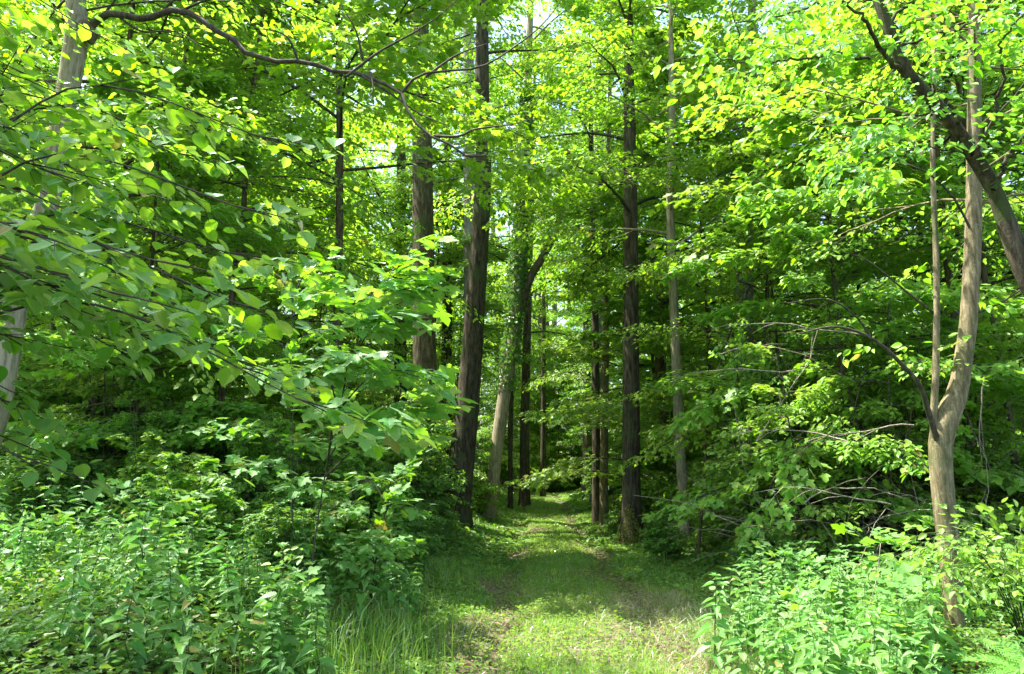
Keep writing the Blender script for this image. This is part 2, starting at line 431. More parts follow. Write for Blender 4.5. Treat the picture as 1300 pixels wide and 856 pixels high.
def ground_mat():
    m, t, out = nt('forest_floor'); L = t.links.new
    g = nd(t, 'ShaderNodeNewGeometry')
    n1 = nd(t, 'ShaderNodeTexNoise'); n1.inputs['Scale'].default_value = 1.1; n1.inputs['Detail'].default_value = 6; L(g.outputs['Position'], n1.inputs[0])
    n2 = nd(t, 'ShaderNodeTexNoise'); n2.inputs['Scale'].default_value = 14; n2.inputs['Detail'].default_value = 8; n2.inputs['Roughness'].default_value = .7; L(g.outputs['Position'], n2.inputs[0])
    r = ramp(t, [(.32, (.018, .013, .008)), (.48, (.045, .034, .02)), (.62, (.085, .066, .04)), (.75, (.15, .12, .08))], n2.outputs[0])
    r2 = ramp(t, [(.42, (0, 0, 0)), (.6, (1, 1, 1))], n1.outputs[0])
    mx = nd(t, 'ShaderNodeMixRGB'); L(r2.outputs[0], mx.inputs[0]); L(r.outputs[0], mx.inputs[1]); mx.inputs[2].default_value = (.028, .045, .014, 1)
    b = nd(t, 'ShaderNodeBsdfPrincipled'); b.inputs['Roughness'].default_value = .95; b.inputs['Specular IOR Level'].default_value = .15
    L(mx.outputs[0], b.inputs['Base Color'])
    bp = nd(t, 'ShaderNodeBump'); bp.inputs['Strength'].default_value = .9; bp.inputs['Distance'].default_value = .05; L(n2.outputs[0], bp.inputs['Height']); L(bp.outputs[0], b.inputs['Normal'])
    L(b.outputs[0], out.inputs[0])
    return m
M_GROUND = ground_mat()
def soil_mat():
    m, t, out = nt('path_soil'); L = t.links.new
    g = nd(t, 'ShaderNodeNewGeometry')
    n2 = nd(t, 'ShaderNodeTexNoise'); n2.inputs['Scale'].default_value = 9; n2.inputs['Detail'].default_value = 8; n2.inputs['Roughness'].default_value = .7; L(g.outputs['Position'], n2.inputs[0])
    r = ramp(t, [(.3, (.05, .038, .024)), (.5, (.12, .095, .062)), (.68, (.22, .18, .125)), (.8, (.32, .27, .2))], n2.outputs[0])
    b = nd(t, 'ShaderNodeBsdfPrincipled'); b.inputs['Roughness'].default_value = .95; b.inputs['Specular IOR Level'].default_value = .15
    L(r.outputs[0], b.inputs['Base Color'])
    bp = nd(t, 'ShaderNodeBump'); bp.inputs['Strength'].default_value = .8; bp.inputs['Distance'].default_value = .03; L(n2.outputs[0], bp.inputs['Height']); L(bp.outputs[0], b.inputs['Normal'])
    L(b.outputs[0], out.inputs[0])
    return m
M_SOIL = soil_mat()

# ------------------------------------------------------------------ object helpers
def obj(name, me, parent=None, loc=None):
    o = bpy.data.objects.new(name, me); COL.objects.link(o)
    if parent is not None: o.parent = parent
    if loc is not None: o.location = tuple(float(v) for v in loc)
    return o
def tag(o, label=None, category=None, group=None, kind=None):
    if label: o['label'] = label
    if category: o['category'] = category
    if group: o['group'] = group
    if kind: o['kind'] = kind
    return o
def thing(name, label, category, loc=(0, 0, 0), rz=0, group=None):
    o = bpy.data.objects.new(name, None); COL.objects.link(o)
    o.empty_display_size = .2
    o.location = tuple(float(v) for v in loc); o.rotation_euler = (0, 0, rz)
    return tag(o, label, category, group)
def dup(root, loc, rz, s=1.0, label=None, group=None, tilt=(0, 0)):
    r = root.copy(); COL.objects.link(r)
    r.location = tuple(float(v) for v in loc); r.rotation_euler = (tilt[0], tilt[1], rz); r.scale = (s, s, s)
    if label: r['label'] = label
    if group: r['group'] = group
    for ch in list(root.children):
        c = ch.copy(); COL.objects.link(c); c.parent = r
        for g in list(ch.children):
            d = g.copy(); COL.objects.link(d); d.parent = c
    return r

# ------------------------------------------------------------------ ground and path
def grid_sheet(name, xs, ys, zoff, mat, follow=True):
    X, Y = np.meshgrid(xs, ys)
    Z = gz(X, Y) + zoff
    V = np.stack([X, Y, Z], -1).reshape(-1, 3)
    nx = len(xs); i = np.arange(len(ys) - 1)[:, None] * nx; j = np.arange(nx - 1)[None]
    q = np.stack([i + j, i + j + 1, i + nx + j + 1, i + nx + j], -1).reshape(-1, 4)
    return mesh_from(name, V, [q], mat=mat, smooth=True)
def graded(a, b, fine, far):
    v = list(np.arange(a, b, fine)); 
    s = fine
    lo, hi = a, v[-1]
    while hi < far: s *= 1.35; hi += s; v.append(hi)
    s = fine
    while lo > -far: s *= 1.35; lo -= s; v.insert(0, lo)
    return np.array(v)
tag(obj('ground', grid_sheet('ground', graded(-9, 9, .12, 700), graded(-2, 34, .14, 700), 0, M_GROUND)), kind='structure')
# the track: a bare strip 4 mm above the ground, following it
ys = np.arange(-6, 48, .14); ds = np.linspace(-1.25, 1.25, 30)
DD, YY = np.meshgrid(ds, ys)
XX = DD + pathx(YY) + .12 * np.sign(DD) * np.clip(np.abs(DD) - .9, 0, 1) * np.sin(YY * 2.1 + DD)
V = np.stack([XX, YY, gz(XX, YY) + .006], -1).reshape(-1, 3)
i = np.arange(len(ys) - 1)[:, None] * 30; j = np.arange(29)[None]
tag(obj('path', mesh_from('path', V, [np.stack([i + j, i + j + 1, i + 31 + j, i + 30 + j], -1).reshape(-1, 4)], mat=M_SOIL, smooth=True)), kind='structure')

# ------------------------------------------------------------------ trees placed from the photograph
def px_trunk(rows, Y, n=26, lean=0.0, ytop=None, below=.25):
    """rows = (px, py, width px) from the base up -> points and radii"""
    pts = []
    for k, (px, py, w) in enumerate(rows):
        yy = Y + lean * k / max(1, len(rows) - 1)
        p = at(px, py, yy)
        pts.append([*p, pxw(w, yy) / 2])
    pts = np.array(pts)
    g = float(gz(pts[0, 0], pts[0, 1]))
    pts[0, 2] = g - below
    if ytop:
        d = unit(pts[-1, :3] - pts[-2, :3])
        k = (ytop - pts[-1, 2]) / d[2]
        pts = np.vstack([pts, np.r_[pts[-1, :3] + d * k * .5, pts[-1, 3] * .6], np.r_[pts[-1, :3] + d * k, .02]])
    s = spline(pts, n)
    return s[:, :3], np.clip(s[:, 3], .004, None)

def hero(name, label, rows, Y, bark, leafm, ytop, z0, nprim, length, tmpl=T_OVAL, sides=14, extra=None, group=None, cat_='tree', lean=0, rough=.05, seed=None, **kw):
    pts, rad = px_trunk(rows, Y, 40, lean, ytop)
    base = np.array([pts[0, 0], pts[0, 1], pts[0, 2] + .25])
    root = thing(name, label, cat_, base, group=group)
    tb = Tubes(); tb.add(pts - base, rad, sides, rough, True)
    obj('trunk', tb.mesh('trunk', bark), root)
    if nprim:
        b, lv, _ = grow(pts - base, z0 - base[2], ytop * .97 - base[2], nprim, length, **kw)
        obj('branches', b.mesh('branches', B_TWIG if bark in (B_DARK, B_BROWN) else bark), root)
        obj('crown', leaf_mesh('crown', *lv, tmpl, leafm), root)
    return root, pts, rad, base

TALL = dict(nsec=10, twigs=6, per=9, size=.115, sec_len=.42, el=(.15, .7), wood_r=.03)
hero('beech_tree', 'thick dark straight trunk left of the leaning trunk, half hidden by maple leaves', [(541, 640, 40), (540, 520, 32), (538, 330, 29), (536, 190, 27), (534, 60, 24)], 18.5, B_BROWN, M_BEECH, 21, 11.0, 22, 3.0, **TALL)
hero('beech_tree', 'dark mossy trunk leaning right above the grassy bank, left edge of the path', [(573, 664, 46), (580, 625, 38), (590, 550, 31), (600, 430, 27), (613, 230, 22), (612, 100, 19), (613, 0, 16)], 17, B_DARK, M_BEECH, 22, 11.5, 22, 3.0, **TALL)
r_ivy, p_ivy, rad_ivy, b_ivy = hero('ivy_clad_tree', 'leaning trunk wrapped in ivy with a bare forked limb, left of the path', [(620, 646, 17), (632, 560, 16), (645, 470, 17), (656, 380, 17), (664, 250, 15), (668, 150, 12)], 21, B_PALE, M_BEECH, 20, 9.0, 20, 3.8, **TALL)
lp = np.array([at(661, 395, 21), at(672, 355, 20.9), at(690, 325, 20.8), at(707, 290, 20.6), at(714, 255, 20.5), at(722, 190, 20.3)])
tb = Tubes(); tb.add(spline(lp, 14) - b_ivy, np.linspace(.14, .06, 14), 9, .05); obj('limb', tb.mesh('limb', B_BROWN), r_ivy)
n = 5200
t = rng.random(n) ** .8 * .45 + .19
idx = t * (len(p_ivy) - 1); ii = idx.astype(int); fr = (idx - ii)[:, None]
pc = p_ivy[ii] * (1 - fr) + p_ivy[ii + 1] * fr; rc = rad_ivy[ii]
th = rng.uniform(0, 2 * pi, n); lump = 1 + .5 * np.sin(t * 40 + th * 2)
od = np.stack([np.cos(th), np.sin(th), np.zeros(n)], -1)
P = pc + od * (rc + rng.uniform(.01, .13, n) * lump)[:, None] - b_ivy
D = rng.normal(0, .5, (n, 3)); D[:, 2] -= .7
obj('ivy', leaf_mesh('ivy', P, D, unit(od + rng.normal(0, .35, (n, 3))), rng.uniform(.06, .12, n), T_IVY, M_IVY), r_ivy)
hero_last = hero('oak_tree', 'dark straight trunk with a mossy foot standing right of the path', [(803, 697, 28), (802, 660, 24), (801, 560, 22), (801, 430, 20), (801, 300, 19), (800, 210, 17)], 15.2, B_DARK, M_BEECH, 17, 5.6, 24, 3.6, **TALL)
rm, pm, rd, bm_ = hero_last
n = 5000; th = rng.uniform(0, 2 * pi, n); hz = .55 * rng.random(n) ** 1.8 * (1 + .5 * np.sin(3 * th + 1)) 
kp = (th < 2.3) | (th > 4.0) | (rng.random(n) < .25); th, hz = th[kp], hz[kp]; n = len(th)
od = np.stack([np.cos(th), np.sin(th), 0 * th], -1); rr = rd[0] * (1.0 + .45 * np.exp(-hz / .25)) + .01
P = od * rr[:, None]; P[:, 2] = hz
D = od * .6 + rng.normal(0, .5, (n, 3)); D[:, 2] += .3
obj('moss', leaf_mesh('moss', P, D, unit(od + rng.normal(0, .5, (n, 3))), rng.uniform(.018, .04, n), T_DIA, M_MOSS), rm)
hero('ash_tree', 'slender pale straight trunk just right of the dark mossy-footed trunk', [(870, 700, 15), (868, 640, 13), (860, 500, 12), (857, 420, 12), (851, 281, 11), (853, 130, 9), (852, 60, 7)], 14.6, B_PALE, M_BEECH, 12.6, 5.8, 20, 3.0, **TALL)
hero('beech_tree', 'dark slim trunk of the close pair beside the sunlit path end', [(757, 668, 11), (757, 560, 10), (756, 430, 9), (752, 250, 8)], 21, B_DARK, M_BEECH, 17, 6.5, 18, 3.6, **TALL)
hero('beech_tree', 'paler brown slim trunk of the close pair beside the sunlit path end', [(766, 672, 12), (767, 560, 10), (769, 430, 9), (772, 250, 8)], 20, B_TAN, M_BEECH, 16, 6.5, 16, 3.4, **TALL)
hero('beech_tree', 'stout grey trunk half hidden behind the sunlit shrub right of the slender pale trunk', [(944, 712, 30), (943, 640, 27), (944, 500, 25), (946, 330, 22), (950, 200, 20)], 15.5, B_GREY, M_BEECH, 17, 7.0, 24, 4.0, **TALL)
hero('beech_tree', 'brown far trunk left of the track with a sunlit left edge', [(666, 640, 14), (666, 560, 12), (668, 470, 11), (672, 330, 9)], 29, B_BROWN, M_BEECH, 20, 8, 18, 4.2, **TALL)
hero('beech_tree', 'thin dark pole beside the far brown trunk left of the track', [(648, 642, 7), (648, 560, 6), (650, 470, 6), (654, 330, 5)], 27, B_DARK, M_BEECH, 15, 6, 14, 3.2, **TALL)
hero('beech_tree', 'thin dark trunk at the dim far end of the track', [(689, 636, 8), (690, 560, 7), (690, 470, 6), (690, 330, 5)], 36, B_DARK, M_BEECH, 18, 7, 14, 4.0, **TALL)
hero('beech_tree', 'smooth pale grey upper trunk rising behind the leaning dark trunk', [(600, 640, 22), (598, 450, 19), (596, 200, 16), (594, 0, 14)], 26, B_GREY, M_BEECH, 26, 11, 24, 4.4, **TALL)
# mossy stump behind the leaning trunk
root = thing('mossy_stump', 'bright yellow green mossy stump at the foot of the ivy trunk', 'stump', (0, 0, 0))
p0 = at(608, 640, 21.5); p0[2] = gz(p0[0], p0[1])
root.location = tuple(p0)
tb = Tubes(); tb.add([[0, 0, -.2], [.0, 0, .05], [.03, 0, .45], [.08, 0, .85], [.1, 0, 1.15]], [.24, .23, .18, .15, .1], 14, .12, True); obj('bark', tb.mesh('bark', B_MOSS), root)

# ---- the forked tan tree in the right foreground
YR = 7.3
pts, rad = px_trunk([(1211, 815, 24), (1211, 776, 22), (1206, 705, 25), (1197, 624, 26), (1194, 562, 28), (1202, 530, 30), (1216, 496, 24), (1225, 440, 21), (1230, 402, 21), (1236, 281, 20), (1237, 126, 17), (1237, 25, 15)], YR, 60, 0, 9.5)
base = np.array([pts[0, 0], pts[0, 1], pts[0, 2] + .25])
root = thing('hornbeam_tree', 'forked tan trunk with a kink and sunlit patch in the right foreground', 'tree', base)
tb = Tubes(); tb.add(pts - base, rad, 18, .03, True); obj('trunk', tb.mesh('trunk', B_TAN), root)
tb = Tubes()
s = spline([at(1190, 575, YR), at(1185, 548, YR - .02), at(1188, 471, YR - .05), at(1189, 352, YR - .05), at(1184, 201, YR), at(1186, 100, YR + .05), at(1190, -20, YR + .1)], 30)
tb.add(s - base, np.linspace(.036, .016, 30), 9, .03); obj('side_stem', tb.mesh('side_stem', B_TAN), root)
tb = Tubes()
s2 = spline([at(1190, 560, YR - .05), at(1178, 520, YR - .15), at(1168, 490, YR - .25), at(1148, 466, YR - .3), at(1107, 430, YR - .5), at(1060, 415, YR - .6), at(1010, 425, YR - .7)], 24)
tb.add(s2 - base, np.linspace(.03, .006, 24), 7)
tb.add(spline([at(1107, 430, YR - .5), at(1085, 400, YR - .6), at(1050, 380, YR - .7), at(1000, 385, YR - .8)], 10) - base, np.linspace(.012, .004, 10), 5)
for a in [[(1230, 402), (1270, 385), (1310, 360), (1360, 345)], [(1236, 300), (1210, 250), (1170, 215), (1120, 205), (1060, 190)], [(1236, 200), (1262, 150), (1290, 120), (1330, 60)], [(1188, 400), (1150, 370), (1100, 330), (1070, 320)]]:
    tb.add(spline([at(x, y, YR - .15 * k) for k, (x, y) in enumerate(a)], 10) - base, np.linspace(.014, .004, 10), 5)
obj('branches', tb.mesh('branches', B_TWIG), root)
# leaves: loose sprays high on the trunk plus a few at the fork
b, lv, _ = grow(pts - base, 4.0, 8.4, 22, 2.3, nsec=7, twigs=4, per=6, size=.07, sec_len=.4, wood_r=.012)
S0 = np.array([at(x, y, YR - .25) for x, y in [(1235, 455), (1240, 425), (1228, 380), (1290, 372), (1330, 350), (1120, 435), (1150, 440), (1185, 330)]]) - base
SD = unit(rng.normal(0, 1, S0.shape) * [1, .7, .15]); SL = np.full(len(S0), .3)
l2 = twig_leaves(S0, SD, SL, 3, 4, .095, .5, .5, .3)[:4]
obj('limbs', b.mesh('limbs', B_TAN), root)
obj('crown', leaf_mesh('crown', *cat([lv, l2]), T_BEECH, M_BEECH), root)

# ---- tree out of frame on the right whose dark mossy limb leans across the corner
YL = 5.2
def limb_pts(a, Y0, dY=0):
    q = spline([at(x, y, Y0 + dY * k) for k, (x, y) in enumerate(a)], 26)
    q[1:-1] += rng.normal(0, .011, (24, 3))
    return q
tr = np.array([at(1425, 820, YL), at(1415, 640, YL), at(1385, 500, YL), at(1345, 420, YL), at(1300, 340, YL), at(1261, 241, YL), at(1234, 196, YL - .05), at(1196, 141, YL - .1), at(1153, 95, YL - .15), at(1126, 30, YL - .2), at(1108, -20, YL - .2), at(1080, -110, YL - .2), at(1060, -200, YL - .2)])
tr[0, 2] = gz(tr[0, 0], tr[0, 1]) - .2
base = np.array([tr[0, 0], tr[0, 1], tr[0, 2] + .2])
root = thing('hornbeam_tree', 'dark mossy trunk bending in from the right edge to the top right corner', 'tree', base)
s = spline(tr, 50); rr = np.interp(np.linspace(0, 1, 50), [0, .3, .55, .75, 1], [.16, .12, .055, .042, .015])
tb = Tubes(); tb.add(s - base, rr, 14, .05, True); obj('trunk', tb.mesh('trunk', B_DARK), root)
tb = Tubes()
side = [([(1234, 196), (1215, 150), (1185, 110), (1165, 90)], .022), ([(1153, 95), (1135, 80), (1110, 50), (1095, 20), (1070, 0), (1040, -30)], .024), ([(1105, 75), (1060, 68), (1020, 75), (960, 78), (900, 74)], .012),
        ([(1238, 200), (1250, 165), (1272, 110), (1268, 60), (1290, 30), (1320, -10)], .018), ([(1261, 241), (1280, 200), (1320, 150)], .02), ([(1196, 141), (1160, 150), (1110, 170), (1060, 165)], .01), ([(1126, 30), (1160, 0), (1200, -40)], .015),
        ([(1225, 190), (1180, 190), (1120, 200), (1060, 215)], .008), ([(1110, 0), (1050, 5), (990, 20), (930, 30)], .012), ([(1140, 60), (1200, 40), (1260, 25), (1330, 20)], .012)]
S0, SD, SL = [], [], []
for a, r0 in side:
    q = limb_pts(a, YL - .1, -.09)
    tb.add(q - base, np.linspace(r0, .004, len(q)), 6)
    for k in range(5, 26, 2):
        d = unit(q[min(k + 1, 25)] - q[k - 1])
        S0.append(q[k]); SD.append(unit(rot_h(d, (1 if k % 4 == 1 else -1) * rng.uniform(.6, 1.3)) * [1, 1, .3] + [0, 0, -.12])); SL.append(rng.uniform(.3, .6))
obj('branches', tb.mesh('branches', B_DARK), root)
S0, SD, SL = map(np.array, (S0, SD, SL))
lv = twig_leaves(S0 - base, SD, SL, 4, 5, .072, .5, .35, .25)[:4]
obj('crown', leaf_mesh('crown', *lv, T_BEECH, M_HORN, uv=True), root)

# ---- pale leaning tree on the far left with the long arching branch
YP = 6.6
tr = np.array([[*at(-75, 800, YP), .15], [*at(-40, 640, YP), .125], [*at(0, 500, YP), .105], [*at(24, 367, YP), .10], [*at(60, 261, YP), .098], [*at(80, 150, YP), .098], [*at(90, 95, YP), .10], [*at(98, 40, YP), .105], [*at(96, 0, YP), .09], [*at(100, -60, YP), .085], [*at(112, -260, YP), .05]])
tr[0, 2] = gz(tr[0, 0], tr[0, 1]) - .2
base = np.array([*tr[0, :2], tr[0, 2] + .2])
root = thing('birch_tree', 'pale leaning trunk on the left edge with a long arching bare branch', 'tree', base)
s = spline(tr, 50); tb = Tubes(); tb.add(s[:, :3] - base, s[:, 3], 18, .04, True); obj('trunk', tb.mesh('trunk', B_PALE), root)
tb = Tubes(); k = at(108, 42, YP - .02) - base; tb.add([k + [-.07, 0, .05], k + [-.02, 0, .03], k + [.03, -.01, 0], k + [.07, -.01, -.06], k + [.08, -.01, -.12]], [.06, .10, .095, .06, .02], 12, .12); obj('burr', tb.mesh('burr', B_BROWN), root)
main = [(104, 45), (122, 28), (143, 16), (175, 22), (201, 19), (231, 13), (276, 40), (330, 74), (380, 80), (440, 90), (480, 103), (511, 117), (521, 146), (551, 173), (591, 198)]
sub = [[(511, 117), (531, 96), (570, 90), (611, 85), (650, 62), (690, 30), (720, -10)], [(440, 97), (481, 66), (510, 50), (536, 35), (560, 18), (585, -5)], [(551, 173), (584, 173), (600, 165), (650, 158), (680, 150)], [(460, 97), (500, 122), (530, 143), (570, 160)], [(380, 80), (362, 45), (320, 35)], [(460, 75), (452, 40), (432, 5)], [(540, 98), (580, 70), (620, 55)], [(201, 19), (215, 5), (240, -20)], [(231, 13), (262, 0), (300, -12)], [(143, 16), (180, 40), (222, 40), (260, 62)], [(470, 92), (474, 112), (468, 125)], [(591, 198), (618, 196), (616, 178)], [(122, 30), (150, -5), (170, -40)]]
tb = Tubes(); q = limb_pts(main, YP, -.06); tb.add(q - base, np.r_[.055, np.linspace(.034, .009, 25)], 9, .05)
for a in sub:
    k = min(range(len(q)), key=lambda z: np.hypot(*(q[z][[0, 2]] - at(*a[0], q[z][1])[[0, 2]])))
    y0 = q[k][1]
    s = spline([at(x, y, y0 - .05 * z) for z, (x, y) in enumerate(a)], 14)
    tb.add(s - base, np.linspace(.014, .003, 14), 5)
obj('branch', tb.mesh('branch', B_TWIG), root)
b, lv, _ = grow(s * 0 + np.linspace(tr[7, :3], tr[10, :3], 14) - base, 5.2, 8.3, 16, 2.6, nsec=7, twigs=4, per=6, size=.075, sec_len=.42, wood_r=.012)
obj('limbs', b.mesh('limbs', B_TWIG), root)
obj('crown', leaf_mesh('crown', *lv, T_BEECH, M_BEECH), root)

# ------------------------------------------------------------------ foreground leafy shrubs
def spray_bush(name, label, category, base, shoots, mat, tmpl, size, bark, twigs=4, per=4, every=3, jit=.3, droop=.25, slen=(.25, .45), uv=True, stem_r=.012, leaf_part='leaves', k0=6):
    """shoots: list of point lists in world space; leaves in flat sprays along the outer part"""
    base = np.asarray(base, float)
    root = thing(name, label, category, base)
    tb = Tubes(); S0, SD, SL = [], [], []
    for a in shoots:
        q = spline(a, 26)
        tb.add(q - base, np.linspace(stem_r, .0025, 26), 6)
        for k in range(k0, 26, every):
            d = unit(q[min(k + 1, 25)] - q[k - 1])
            sg = 1 if (k // every) % 2 else -1
            S0.append(q[k]); SD.append(unit(rot_h(d, sg * rng.uniform(.5, 1.1) if k < 24 else 0) * [1, 1, .4] + [0, 0, rng.normal(-.05, .08)])); SL.append(rng.uniform(*slen))
    S0, SD, SL = map(np.array, (S0, SD, SL))
    P, D, N, S, (tp, td, tl) = twig_leaves(S0 - base, SD, SL, twigs, per, size, .5, jit, droop)
    for a, d, l in zip(S0 - base, SD, SL):
        e = a + d * l; e[2] -= droop * l * .8
        tb.add([a, a + d * l * .5 - [0, 0, droop * l * .2], e], [.004, .003, .0015], 4)
    for a, d, l in zip(tp, td, tl):
        e = a + d * l; e[2] -= droop * l
        tb.add([a, e], [.002, .001], 3)
    obj('stems', tb.mesh('stems', bark), root)
    obj(leaf_part, leaf_mesh(leaf_part, P, D, N, S, tmpl, mat, uv=uv), root)
    return root

bx = at(-420, 600, 3.0); bx[2] = gz(bx[0], bx[1])
sh = []
for (x1, y1, Y1, rise) in [(370, 186, 3.3, .2), (345, 275, 2.9, .25), (330, 330, 3.2, .15), (240, 340, 2.5, .2), (345, 400, 2.9, .3), (420, 525, 2.9, .45), (330, 470, 3.3, .35), (180, 380, 2.4, .2), (130, 140, 3.4, .1), (270, 210, 3.6, .15), (40, 590, 2.9, .3), (60, 300, 2.3, .2), (90, 230, 3.0, .2), (210, 440, 3.4, .3), (150, 60, 3.9, .1), (60, 110, 3.6, .1), (0, 30, 3.4, .1), (120, 280, 3.0, .2), (170, 250, 3.4, .2), (40, 350, 2.6, .2), (100, 400, 3.1, .25), (160, 450, 3.5, .3), (250, 400, 3.6, .3), (200, 190, 3.6, .15), (30, 170, 3.0, .15), (90, 330, 3.5, .2), (30, 440, 3.4, .25), (280, 450, 4.0, .3), (20, 520, 3.2, .3), (140, 340, 3.9, .2), (60, 250, 3.9, .2)]:
    e = at(x1, y1, Y1)
    m1 = bx + [rng.uniform(-.05, .1), rng.uniform(-.1, .1), .9]
    m2 = bx * .45 + e * .55; m2[2] = max(e[2] + rise, 1.0)
    sh.append([bx + rng.uniform(-.15, .15, 3) * [1, 1, 0], m1 * .8 + m2 * .2, m2, e])
spray_bush('hazel_bush', 'big-leaved hazel bush reaching in from the left edge in the near foreground', 'bush', bx, sh, M_HAZEL, T_HAZEL, .08, B_TWIG, twigs=4, per=4, every=2, slen=(.2, .42), jit=.2, droop=.06)

# young sycamores with lobed leaves, centre left
def sycamore(label, stem_px, Y, tips, n=1, size=.15, per=3, twigs=3):
    b = at(*stem_px[0], Y); b[2] = gz(b[0], b[1]) - .05
    top = [b] + [at(x, y, Y) for x, y in stem_px[1:]]
    st = spline(top, 26)
    sh = [top]
    for (x, y, Y1) in tips:
        e = at(x, y, Y1)
        z = max(b[2] + .5, e[2] - .22 - .12 * abs(e[0] - b[0]))
        k = int(np.argmin(abs(st[:, 2] - z)))
        sh.append([st[k], st[k] * .5 + e * .5 + [0, 0, .12], e])
    return spray_bush('sycamore_sapling', label, 'sapling', b, sh, M_SYC, T_MAPLE, size, B_TWIG, twigs=twigs, per=per, every=3, slen=(.2, .4), jit=.22, droop=.15, stem_r=.008, k0=12)
sycamore('tall young sycamore with lobed leaves in front of the dark leaning trunk', [(385, 790), (405, 650), (430, 520), (462, 420), (500, 350), (522, 310)], 5.8,
         [(520, 470, 5.4), (530, 545, 5.6), (505, 400, 5.5), (525, 365, 5.8), (430, 520, 5.0), (480, 535, 4.9), (510, 350, 5.8), (420, 370, 5.9), (470, 410, 5.6), (395, 470, 5.5), (545, 510, 5.9), (450, 450, 5.2)], size=.14)
sycamore('slim sycamore sapling with a thin dark stem left of the tall lobed-leaf sapling', [(372, 700), (372, 560), (370, 450), (372, 350), (366, 290)], 7.0,
         [(300, 540, 6.8), (410, 500, 6.9), (330, 470, 6.7), (410, 420, 7.2), (320, 590, 6.5), (390, 610, 6.4), (300, 420, 7.2), (400, 350, 7.2), (330, 350, 7.2), (400, 560, 6.8)], size=.11)
sycamore('low dark sycamore sapling crouching at the foot of the shaded bank', [(470, 745), (480, 690), (492, 640), (505, 600)], 7.6,
         [(430, 650, 7.4), (505, 640, 7.6), (490, 690, 7.2), (450, 690, 7.1), (410, 680, 7.4), (500, 610, 7.8), (450, 610, 7.8)], size=.11)

# ------------------------------------------------------------------ repeats: prototypes then copies
def proto_tree(name, label, category, group, h, z0, nprim, length, r0, bark, leafm, tmpl, lean=.03, **kw):
    root = thing(name, label, category, (0, 0, 0), group=group)
    n = 14
    zs = np.linspace(-.25, h, n)
    wx = np.cumsum(rng.normal(0, lean, n)); wy = np.cumsum(rng.normal(0, lean, n))
    pts = np.stack([wx - wx[1], wy - wy[1], zs], -1)
    tb = Tubes(); tb.add(pts, np.interp(zs, [-.25, h * .6, h], [r0, r0 * .65, .012]), 10, .05, True)
    obj('trunk', tb.mesh('trunk', bark), root)
    b, lv, _ = grow(pts, z0, h * .98, nprim, length, **kw)
    obj('branches', b.mesh('branches', B_TWIG), root)
    obj('crown', leaf_mesh('crown', *lv, tmpl, leafm), root)
    return root

def scatter(protos, spots, labels, group, smin=.8, smax=1.2):
    used = set()
    for k, (x, y) in enumerate(spots):
        p = protos[k % len(protos)]
        s = rng.uniform(smin, smax); rz = rng.uniform(0, 6.28)
        z = float(gz(x, y))
        lab = labels(x, y) if callable(labels) else labels
        if id(p) not in used:
            used.add(id(p)); p.location = (x, y, z); p.rotation_euler = (0, 0, rz); p.scale = (s, s, s); p['label'] = lab; p['group'] = group(x, y) if callable(group) else group
        else:
            dup(p, (x, y, z), rz, s, lab, group(x, y) if callable(group) else group, tilt=(rng.normal(0, .03), rng.normal(0, .03)))

def poisson(n, xr, yr, dmin, ok, tries=40000):
    out = []
    for _ in range(tries):
        x = random.uniform(*xr); y = random.uniform(*yr)
        if not ok(x, y): continue
        if all((x - a) ** 2 + (y - b) ** 2 > dmin * dmin for a, b in out):
            out.append((x, y))
            if len(out) >= n: break
    return out
def inview(x, y, m=1.5): return abs(x) < .70 * y + m
def clear(x, y, w=0.0):
    # the photo looks freely at the trunks by the path: keep the lines to them open
    t = x / y
    return not (y < 15.5 and .13 - w < t < .25 + w) and not (y < 17 and -.09 < t < .14)
def off(x, y): return x - float(pathx(y))

# understory beeches: layered flat sprays from low down
under = [proto_tree('young_beech', 'x', 'tree', 'x', h, z0, npr, L, r0, bk, lm, tm, nsec=9, twigs=5, per=8, size=sz, el=(0, .5), sec_len=.45, wood_r=.014)
         for h, z0, npr, L, r0, bk, lm, tm, sz in [(9, 1.4, 37, 3.0, .045, B_BROWN, M_BEECH, T_OVAL, .095), (11, 2.2, 39, 3.2, .055, B_BROWN, M_BEECH, T_OVAL, .10), (7.5, 1.0, 36, 2.7, .04, B_DARK, M_MAPLE, T_MAPLE_S, .125), (12.5, 3.0, 39, 3.4, .06, B_BROWN, M_BEECH, T_OVAL, .10)]]
spots = [(x, y) for x, y in poisson(135, (-36, 36), (10.5, 54), 2.3, lambda x, y: inview(x, y, 3) and (y > 44 or off(x, y) < -3.2 - max(0, 16 - y) * .15 or off(x, y) > 3.0 + max(0, 16 - y) * .2))]
